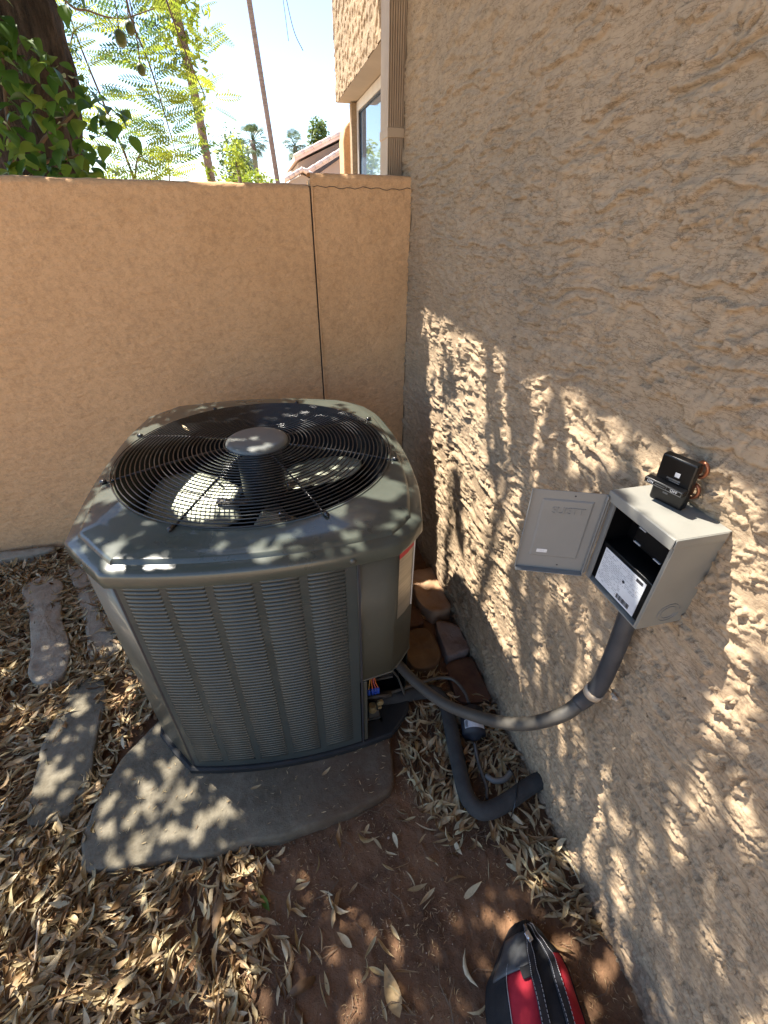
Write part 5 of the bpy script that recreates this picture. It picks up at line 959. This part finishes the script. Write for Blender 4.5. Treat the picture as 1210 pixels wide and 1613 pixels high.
# single leaves on the bare dirt
def single(name, x, y, L, yaw, w, fold, label, mt='dry_leaf', group=None, z=None, val=.6, roll=0, tilt=0):
    pv, pf = leaf_proto(8, w, fold, .3, .3)
    me = bpy.data.meshes.new(name); me.from_pydata([tuple(p * L) for p in pv], [], [tuple(map(int, f)) for f in pf]); me.update(); me.shade_smooth()
    a = me.attributes.new('rnd', 'FLOAT', 'POINT'); a.data.foreach_set('value', [val] * len(pv))
    o = link(name, me, None, mt); zz = float(ground_z(np.array([x]), np.array([y]))[0]) + .005 if z is None else z
    o.location = (x, y, zz); o.rotation_euler = (roll, tilt, yaw); tag(o, label, 'leaf', group); return o
single('dry_leaf', .080, .190, .085, R(98), .22, .22, 'largest flat pale brown leaf alone on the bare dirt at the bottom centre', 'big_leaf')
single('green_leaf', -.185, .405, .042, R(-60), .22, .5, 'small fresh green leaf on the dirt below the slab', 'broad_leaf')
for i in range(26):
    while True:
        x, y = random.uniform(-.16, .46), random.uniform(.13, .52)
        if not inpoly(np.array([x]), np.array([y]), [(.22, .40), (.5, .40), (.5, .1), (.25, .1)])[0] and not inpoly(np.array([x]), np.array([y]), STONES[0])[0]: break
    single('dry_leaf', x, y, random.uniform(.03, .055), random.uniform(0, 6.3), random.choice((.12, .17, .2)), random.uniform(.3, 1.1), 'small curled dry leaf lying by itself on the bare reddish dirt', group='single dry leaves on the bare dirt', val=random.uniform(.3, 1), roll=random.gauss(0, .5))
single('dry_leaf', -.20, .655, .032, R(10), .16, .4, 'tiny dry leaf on the slab at the foot of the unit\'s left front corner', z=.052)
single('dry_leaf', .0, .652, .034, R(35), .16, .4, 'small dry leaf on the slab in front of the middle louvers', z=.052)
o = single('dry_leaf', FC[0] - .215, FC[1] + .17, .055, R(-60), .13, .8, 'yellow dry leaf caught in the fan guard', z=.846, val=.9)

# ============================================================ BIG SHADE TREE: trunk, limbs and the crown that dapples the light
tree = thing('shade_tree', (-1.12, 3.25, 0), 'big dark barked tree behind the garden wall in the top left corner', 'tree')
g = G()
pts = spline([(-1.14, 3.26, -.1), (-1.10, 3.24, .8), (-1.06, 3.2, 1.5), (-1.02, 3.2, 1.8), (-.99, 3.2, 2.1), (-1.10, 3.22, 2.6), (-1.6, 3.35, 3.2), (-2.3, 3.6, 3.8)], 10)
n = 40; vs = []; 
for i, p in enumerate(pts):
    f = i / (len(pts) - 1); z = p.z; rr = .20 - .055 * f + .05 * max(0, (1.75 - z)) * .35 + (.05 if z > 2 else 0) * 0 + .035 * math.exp(-((z - 2.15) / .3) ** 2)
    for k in range(n):
        a = 2 * math.pi * k / n
        d = float(fbm(np.array([a * 3.0]), np.array([z * 1.3]), 3, 91)[0]) * .03 + abs(float(pn(np.array([a * 5 + .6 * math.sin(z * 5)]), np.array([z * 2.5]), 95)[0])) * .05
        vs.append((p.x + (rr + d) * math.cos(a), p.y + (rr + d) * math.sin(a), z))
g.add(vs, [(i * n + k, i * n + (k + 1) % n, (i + 1) * n + (k + 1) % n, (i + 1) * n + k) for i in range(len(pts) - 1) for k in range(n)])
g.build('trunk', 'bark', tree, smooth=True)
LIMBS = []
top = Vector((-2.3, 3.6, 3.8))
for e in ((-2.9, 3.1, 5.3), (-2.4, 2.2, 5.6), (-1.9, 1.6, 5.2), (-3.2, 4.2, 5.2), (-1.6, 3.2, 6.0), (-3.0, 2.2, 5.9), (-2.0, 4.0, 6.2)):
    e = Vector(e); md = top.lerp(e, .5) + Vector((random.uniform(-.2, .2), random.uniform(-.2, .2), .3)); LIMBS.append((top, md, e))
    g = G(); g.tube(spline([top, md, e], 8), list(np.linspace(.055, .012, 17)), 8); g.build('limb', 'bark', tree, smooth=True)
e1 = np.cross([0, 0, 1], S); e1 /= np.linalg.norm(e1); e2 = np.cross(S, e1)
n = 26000
u = rng.uniform(-1.98, .62, n); v = rng.uniform(-2.15, 1.16, n); tdist = rng.uniform(3.3, 4.1, n) + .35 * fbm(u * 1.2, v * 1.2, 2, 61)
keep = np.ones(n, bool); hole = np.zeros(n, bool)
for g_, wl_ in zip(GAPS, GAP_SCALE):
    g_ = np.array(g_); c = g_.mean(0); big = np.ptp(g_, axis=0).max() > .35
    g_ = c + (g_ - c) * wl_ + 0; hole |= inpoly(u, v, [tuple(p) for p in g_])
for g_ in BARS[:7]: hole &= ~inpoly(u, v, [tuple(p) for p in g_])
big = np.zeros(n, bool); big |= inpoly(u, v, [tuple(p) for p in GAPS[0]])
dens = rng.random(n)
keep = ~hole | (dens < np.where(big, .012 + .075 * (fbm(u * 11, v * 3.0, 2, 66) > .22), .004))
u, v, tdist = u[keep], v[keep], tdist[keep]; n = len(u)
for _ in range(40):
    P = u[:, None] * e1 + v[:, None] * e2 + tdist[:, None] * S
    tdist = tdist + .12 * ((P[:, 2] - 1.4) / np.hypot(P[:, 0], P[:, 1]) <= .36)
P = u[:, None] * e1 + v[:, None] * e2 + tdist[:, None] * S
k = (P[:, 2] - 1.4) / np.hypot(P[:, 0], P[:, 1]) > .34; P = P[k]; n = len(P)
cl = [leaf_proto(2, .34, .25, .2, .3), leaf_proto(2, .28, .4, .3, -.3)]
yaw = rng.uniform(0, 6.3, n)
cro = scatter('crown', P, yaw, rng.normal(0, .45, n), rng.normal(0, .45, n), rng.uniform(.045, .085, n), cl, 'canopy_leaf', tree)
cro['kind'] = 'stuff'

# ============================================================ BROAD LEAVED BUSH in front of the trunk
bush = thing('broadleaf_bush', (-1.0, 2.75, 0), 'dark green broad leaved bush hanging in front of the big trunk', 'bush')
pv, pf = leaf_proto(6, .34, .22, -.22, .2)
lm = bpy.data.meshes.new('leaf'); lm.from_pydata([tuple(p + np.array([.5, 0, 0])) for p in pv], [], [tuple(map(int, f)) for f in pf]); lm.update(); lm.shade_smooth(); lm.materials.append(M['broad_leaf'])
stems = []
for i, (a, b, c) in enumerate([((-1.15, 2.9, .9), (-1.0, 2.75, 1.6), (-.86, 2.65, 1.95)), ((-1.15, 2.9, .9), (-.92, 2.7, 1.55), (-.66, 2.6, 1.74)), ((-1.15, 2.9, .9), (-1.12, 2.7, 1.6), (-1.05, 2.62, 2.02)), ((-1.1, 2.9, .9), (-.93, 2.68, 1.5), (-.70, 2.6, 1.60)), ((-1.2, 2.9, 2.7), (-1.1, 2.7, 2.3), (-.88, 2.6, 2.08))]):
    sp = spline([a, b, c], 8); stems.append(sp); G().tube(sp, list(np.linspace(.014, .004, len(sp))), 6).build('stem', 'twig', bush, smooth=True)
k = 0
def leaf_at(p, yaw, pitch, roll, s):
    o = bpy.data.objects.new('leaf', lm); COL.objects.link(o); o.parent = bush
    o.location = Vector(p) - bush.location; o.rotation_euler = (roll, pitch, yaw); o.scale = (s, s, s)
for i in range(262):
    # dense mass against the trunk, thinning to a drooping tip on the right
    z = 1.48 + .50 * random.random() ** 1.1
    xl = -.90 - (1.99 - z) * .42 - .04; xr = float(np.interp(z, [1.48, 1.6, 1.7, 1.75, 1.8, 1.9, 1.98], [-.70, -.60, -.49, -.48, -.55, -.70, -.80]))
    x = xl + (xr - xl) * random.random() ** .95
    leaf_at((x, random.uniform(2.5, 2.8), z), random.uniform(-2.6, -.2), random.uniform(.2, 1.1), random.uniform(-.6, .6), random.uniform(.06, .10))
for i in range(26): leaf_at((random.uniform(-.92, -.80), 2.55, random.uniform(1.92, 2.1)), random.uniform(-2.6, 0), random.uniform(.5, 1.3), random.uniform(-.5, .5), random.uniform(.06, .10))
for p in ((-.62, 2.6, 2.12), (-.56, 2.6, 2.10), (-.60, 2.6, 2.04), (-.50, 2.6, 2.13)): leaf_at(p, random.uniform(-2, 0), 1.1, 0, .08)

# ============================================================ FEATHERY TREE
ft = thing('feathery_tree', (-.9, 4.6, 0), 'feathery leaved tree with fern like sprays seen against the sky at upper left', 'tree')
def frond_mesh(L, npair, ll, name):
    g = G(); pts = [(L * t_, 0, -.18 * L * t_ * t_) for t_ in np.linspace(0, 1, 7)]; g.tube(pts, .0022, 3)
    for i in range(npair):
        t_ = .08 + .92 * i / (npair - 1); x, z = L * t_, -.18 * L * t_ * t_; l = ll * (math.sin(math.pi * (.12 + .80 * t_)) ** .7)
        for s_ in (-1, 1):
            c, sn = math.cos(R(55)), math.sin(R(55)) * s_; w_ = .0105
            g.add([(x, 0, z), (x + l * .5 * c + w_, l * .5 * sn, z - .004), (x + l * c, l * sn, z - .012), (x + l * .5 * c - w_, l * .5 * sn, z - .004)], [(0, 1, 2, 3)])
    me = bpy.data.meshes.new(name); me.from_pydata(g.v, [], g.f); me.update(); me.materials.append(M['frond']); return me
FM = [frond_mesh(.27, 11, .055, 'frond'), frond_mesh(.22, 9, .048, 'frond'), frond_mesh(.32, 13, .058, 'frond')]
br = [[(-.95, 4.7, 0), (-.90, 4.6, 1.0), (-.88, 4.5, 1.6), (-.95, 4.5, 2.0), (-1.02, 4.5, 2.4), (-1.05, 4.5, 2.9)], [(-.6, 4.5, 3.2), (-.66, 4.5, 2.55), (-.60, 4.5, 2.25), (-.56, 4.5, 1.95), (-.54, 4.5, 1.72)],
      [(-1.3, 4.5, 3.1), (-1.05, 4.5, 2.55), (-.9, 4.5, 2.48), (-.72, 4.5, 2.46), (-.5, 4.5, 2.52)], [(-.5, 4.5, 3.1), (-.42, 4.5, 2.6), (-.34, 4.5, 2.3), (-.26, 4.5, 2.1)], [(-.88, 4.5, 1.6), (-.80, 4.5, 1.75), (-.70, 4.5, 1.62)], [(-.90, 4.6, 1.0), (-.72, 4.5, 1.3), (-.63, 4.5, 1.6), (-.60, 4.5, 1.8)], [(-1.2, 4.5, 1.9), (-1.12, 4.5, 2.18), (-1.04, 4.5, 2.36), (-.95, 4.5, 2.42)]]
FL = []
for m_ in FM: c_m = m_.copy(); c_m.materials.clear(); c_m.materials.append(M['lime_frond']); FL.append(c_m)
cnt = 0
for bi, b in enumerate(br):
    sp = spline(b, 8); G().tube(sp, list(np.linspace(.016 if bi == 0 else .009, .003, len(sp))), 6).build('branch', 'twig', ft, smooth=True)
    for j, p in enumerate(sp):
        if p.z < 1.5: continue
        for q_ in range(2 if bi in (0, 1, 3) else 1):
            if cnt > 125: break
            o = bpy.data.objects.new('frond', (FL if bi in (2, 3, 6) or random.random() < .3 else FM)[cnt % 3]); COL.objects.link(o); o.parent = ft; cnt += 1
            o.location = p + Vector((0, random.uniform(-.15, .15), 0)) - ft.location
            side = -1 if (j + q_) % 2 else 1
            o.rotation_euler = (math.pi / 2 + random.uniform(-.6, .6), random.uniform(-.7, .3), (0 if side > 0 else math.pi) + random.uniform(-.5, .5))
            s_ = random.uniform(.6, .95); o.scale = (s_,) * 3
for i in range(50):           # loose sprays filling the lower part, just above the wall
    x = random.uniform(-1.3, -.38); z = random.uniform(1.5, 1.8) if random.random() < .55 else random.uniform(1.8, 2.5)
    o = bpy.data.objects.new('frond', (FL if random.random() < .45 else FM)[i % 3]); COL.objects.link(o); o.parent = ft
    o.location = Vector((x, random.uniform(4.3, 5.0), z)) - ft.location; o.rotation_euler = (math.pi / 2 + random.uniform(-.7, .7), random.uniform(-.8, .3), random.choice((0, math.pi)) + random.uniform(-.6, .6)); s_ = random.uniform(.6, 1); o.scale = (s_,) * 3
for i in range(34):
    o = bpy.data.objects.new('frond', FL[i % 3]); COL.objects.link(o); o.parent = ft
    o.location = Vector((random.gauss(-.36, .10), random.uniform(4.6, 5.2), random.uniform(2.0, 2.75))) - ft.location; o.rotation_euler = (math.pi / 2 + random.uniform(-.7, .7), random.uniform(-.6, .6), random.choice((0, math.pi)) + random.uniform(-.6, .6)); s_ = random.uniform(.5, .8); o.scale = (s_,) * 3
for (x, y, z, r) in ((-.565, 3.4, 2.13, .034), (-.50, 3.4, 2.02, .026), (-.51, 3.4, 2.17, .028)):
    f = thing('green_fruit', (x, y, z), {-.565: 'large dark green fruit hanging at the very top edge between the branches', -.50: 'lowest small dark green fruit hanging among the feathery sprays', -.51: 'small green fruit hanging at the top right of the feathery sprays'}[x], 'fruit', 'green fruits hanging at the top left')
    g = G(); g.tube([(x, y, z + r * c_) for c_ in np.cos(np.linspace(0, math.pi, 10))], [max(.0005, r * .82 * s_) for s_ in np.sin(np.linspace(0, math.pi, 10))], 14); g.build('flesh', 'green_fruit', f, smooth=True)
    G().tube([(x, y, z + r), (x + .01, y, z + r + .05), (x + .03, y, z + .6)], .003, 5).build('stalk', 'twig', f)

def leafy(name, c, rad, n, size, mt, parent, seed=1, lump=.35):
    r_ = np.random.default_rng(seed); d = r_.normal(size=(n, 3)); d /= np.linalg.norm(d, axis=1)[:, None]
    ph = np.arctan2(d[:, 1], d[:, 0]); th = d[:, 2]
    rr = (r_.random(n) ** .4) * (1 + lump * fbm(ph * 2.2, th * 3, 3, seed))
    P = np.array(c) + d * rr[:, None] * np.array(rad)
    return scatter(name, P, r_.uniform(0, 6.3, n), r_.normal(0, .6, n), r_.normal(0, .6, n), r_.uniform(.7, 1.3, n) * size, cl, mt, parent)
# leaning trunk wrapped in bright vine
dtk = thing('vine_trunk', (-.42, 7, 0), 'slim leaning trunk wrapped in bright yellow green vine', 'tree')
tp = spline([(-.43, 7, 0), (-.475, 7, 1.2), (-.495, 7, 1.75), (-.53, 7, 2.65), (-.58, 7, 3.22), (-.66, 7, 4.2)], 6)
G().tube(tp, .048, 10).build('trunk', 'palm_bark', dtk, smooth=True)
vn = []
for p in tp:
    if p.z > 1.4:
        for _ in range(12 if p.z < 2.4 else 30): vn.append((p.x + random.gauss(0, .05 if p.z < 2.4 else .13), p.y - .04 + random.gauss(0, .05), p.z + random.gauss(0, .12)))
vn = np.array(vn); nn = len(vn)
o = scatter('vine_leaves', vn, rng.uniform(0, 6.3, nn), rng.normal(0, .7, nn), rng.normal(0, .7, nn), rng.uniform(.05, .10, nn), cl, 'lime_leaf', dtk); o['kind'] = 'stuff'
o = leafy('crown', (-.62, 7.0, 3.15), (.34, .3, .45), 420, .08, 'lime_leaf', dtk, 5, .5); o['kind'] = 'stuff'

# ---- palms
def fan_crown(n, r, seed, blades=11):
    r_ = random.Random(seed); g = G()
    for i in range(n):
        az = r_.uniform(0, 6.283); el = r_.uniform(-1.1, 1.35); L = r * r_.uniform(.8, 1.1)
        dx, dy, dz = math.cos(az) * math.cos(el), math.sin(az) * math.cos(el), math.sin(el)
        hub_ = Vector((dx, dy, dz)) * L * .5; f = Vector((dx, dy, dz)); side = Vector((-math.sin(az), math.cos(az), 0)); 
        g.tube([(0, 0, 0), hub_], r * .018, 3)
        for b in range(blades):
            a = (b / (blades - 1) - .5) * 2.5; d = f * math.cos(a) + side * math.sin(a); tip = hub_ + d * L * .5 + Vector((0, 0, -.12 * L * (1 + abs(a) * .4))); mid = hub_ + d * L * .27; w_ = side * math.cos(a) * r * .026 - f * math.sin(a) * r * .026
            g.add([hub_, mid + w_, tip, mid - w_], [(0, 1, 2, 3)])
    return g
def palm(name, x, y, zc, r, tr, label, lean=0, n=30, seed=1, skirt=False, group=None):
    t_ = thing('palm_tree', (x - lean, y, 0), label, 'palm', group)
    G().tube(spline([(x - lean, y, 0), (x - lean * .5, y, zc * .5), (x, y, zc)], 8), tr, 10).build('trunk', 'palm_bark', t_, smooth=True)
    g = fan_crown(n, r, seed); me = bpy.data.meshes.new('crown'); me.from_pydata([tuple(p) for p in g.v], [], g.f); me.update(); me.materials.append(M['palm_leaf'])
    a = me.attributes.new('rnd', 'FLOAT', 'POINT'); a.data.foreach_set('value', rng.random(len(me.vertices)).tolist())
    o = bpy.data.objects.new('crown', me); COL.objects.link(o); o.parent = t_; o.location = (lean, 0, zc)
    return t_
palm('palm', .05, 20, 13.5, 1.9, .085, 'very tall slim palm trunk rising out of the top of the picture', lean=-.97, seed=3)
bpy.data.objects['palm_tree'].children[0]
palm('palm', .22, 30, 4.55, .92, .13, 'small fan palm standing alone just left of the tall trunk', seed=5, n=34)
palm('palm', 2.36, 30, 4.4, .85, .11, 'small fan palm to the right of the tall trunk beside the tiled roof', seed=7, n=32, lean=.1)
palm('palm', -.33, 26, 3.6, .85, .12, 'shaggy fan palm half hidden by the lime green bushes', seed=9, n=40)
def bushy(name, c, rad, n, size, mt, label, seed, cat='bush', trunk=True):
    t_ = thing(name, (c[0], c[1], 0), label, cat)
    if trunk: G().tube([(c[0], c[1], 0), (c[0] + .03, c[1], c[2] * .6), (c[0], c[1], c[2])], [.05, .04, .02], 7).build('trunk', 'twig', t_, smooth=True)
    o = leafy('crown', c, rad, n, size, mt, t_, seed); o['kind'] = 'stuff'; return t_
bushy('lime_bush', (-.05, 8.0, 1.60), (.42, .4, .33), 2600, .06, 'lime_leaf', 'bright lime green rounded bush showing just over the garden wall', 11)
bushy('small_tree', (-.30, 9.5, 2.0), (.30, .3, .55), 900, .07, 'far_leaf', 'loose light green tree above the lime bush, left of the small palms', 12, 'tree')
bushy('small_tree', (-.18, 7.6, 2.0), (.16, .2, .25), 260, .06, 'lime_leaf', 'sparse yellow green sapling left of the small palms', 15, 'tree')
bushy('roofside_tree', (2.40, 20, 3.6), (.38, .4, .62), 1000, .13, 'far_leaf', 'small bright tree rising behind the tiled roof', 13, 'tree')
# thin hanging twigs at the top of the sky
hb = thing('bare_branch', (.38, 3.2, 2.4), 'thin bare twigs hanging into the sky at the top edge', 'branch')
G().tube(spline([(.24, 3.3, 2.5), (.26, 3.2, 2.3), (.29, 3.2, 2.17), (.33, 3.2, 2.10)], 5), .0022, 4).build('twig', 'twig', hb)
G().tube(spline([(.22, 3.3, 2.5), (.245, 3.2, 2.3), (.26, 3.2, 2.13)], 5), .0018, 4).build('twig', 'twig', hb)

# ============================================================ NEIGHBOUR'S HOUSE
nb_ = thing('neighbour_house', (2.2, 14, 0), 'neighbour house with pale tiled sloping roofs seen over the garden wall', 'house')
G().prism([(1.16, 0), (4.6, 0), (4.6, 3.9), (1.16, 2.50)], 'y', 14.2, 18).build('upper_wall', 'far_wall_grey', nb_)
G().prism([(1.32, 0), (4.6, 0), (4.6, 3.5), (2.3, 2.66), (1.32, 2.1)], 'y', 13.2, 14.19).build('lower_wall', 'far_wall_pink', nb_)
def slope_roof(x0, z0, x1, z1, ya, yb, th_, nt):
    """rake roof edge: a slab and a row of tile ends on it"""
    o = G().prism([(x0, z0), (x1, z1), (x1, z1 + th_), (x0, z0 + th_)], 'y', ya, yb).build('roof', 'roof_tile', nb_)
    L = math.hypot(x1 - x0, z1 - z0); d = Vector(((x1 - x0) / L, 0, (z1 - z0) / L)); w_ = L / nt; base = None
    g = G().tube([(0, -.05, 0), (w_ * 1.08, -.05, 0)], [.038, .048], 8); m0 = g.build('tile', 'roof_tile', o, smooth=True, world=False)
    for k in range(nt):
        s_ = m0 if k == 0 else m0.copy()
        if k: COL.objects.link(s_); s_.parent = o
        s_.rotation_euler = (0, -math.atan2(d.z, d.x), 0); s_.location = Vector((x0 + d.x * w_ * k, ya + .04, z0 + th_ + d.z * w_ * k)) - nb_.location
slope_roof(1.05, 2.50, 4.6, 3.97, 13.95, 18, .10, 16)
slope_roof(1.10, 2.10, 2.4, 2.75, 13.0, 14.0, .08, 8)
G().prism([(.78, 0), (1.42, 0), (1.42, 2.02), (1.10, 2.16), (.78, 2.02)], 'y', 12.5, 13).build('gable_wall', 'far_wall_grey', nb_)
slope_roof(.68, 2.0, 1.10, 2.20, 12.4, 13, .05, 4); slope_roof(1.10, 2.20, 1.50, 2.02, 12.4, 13, .05, 4)
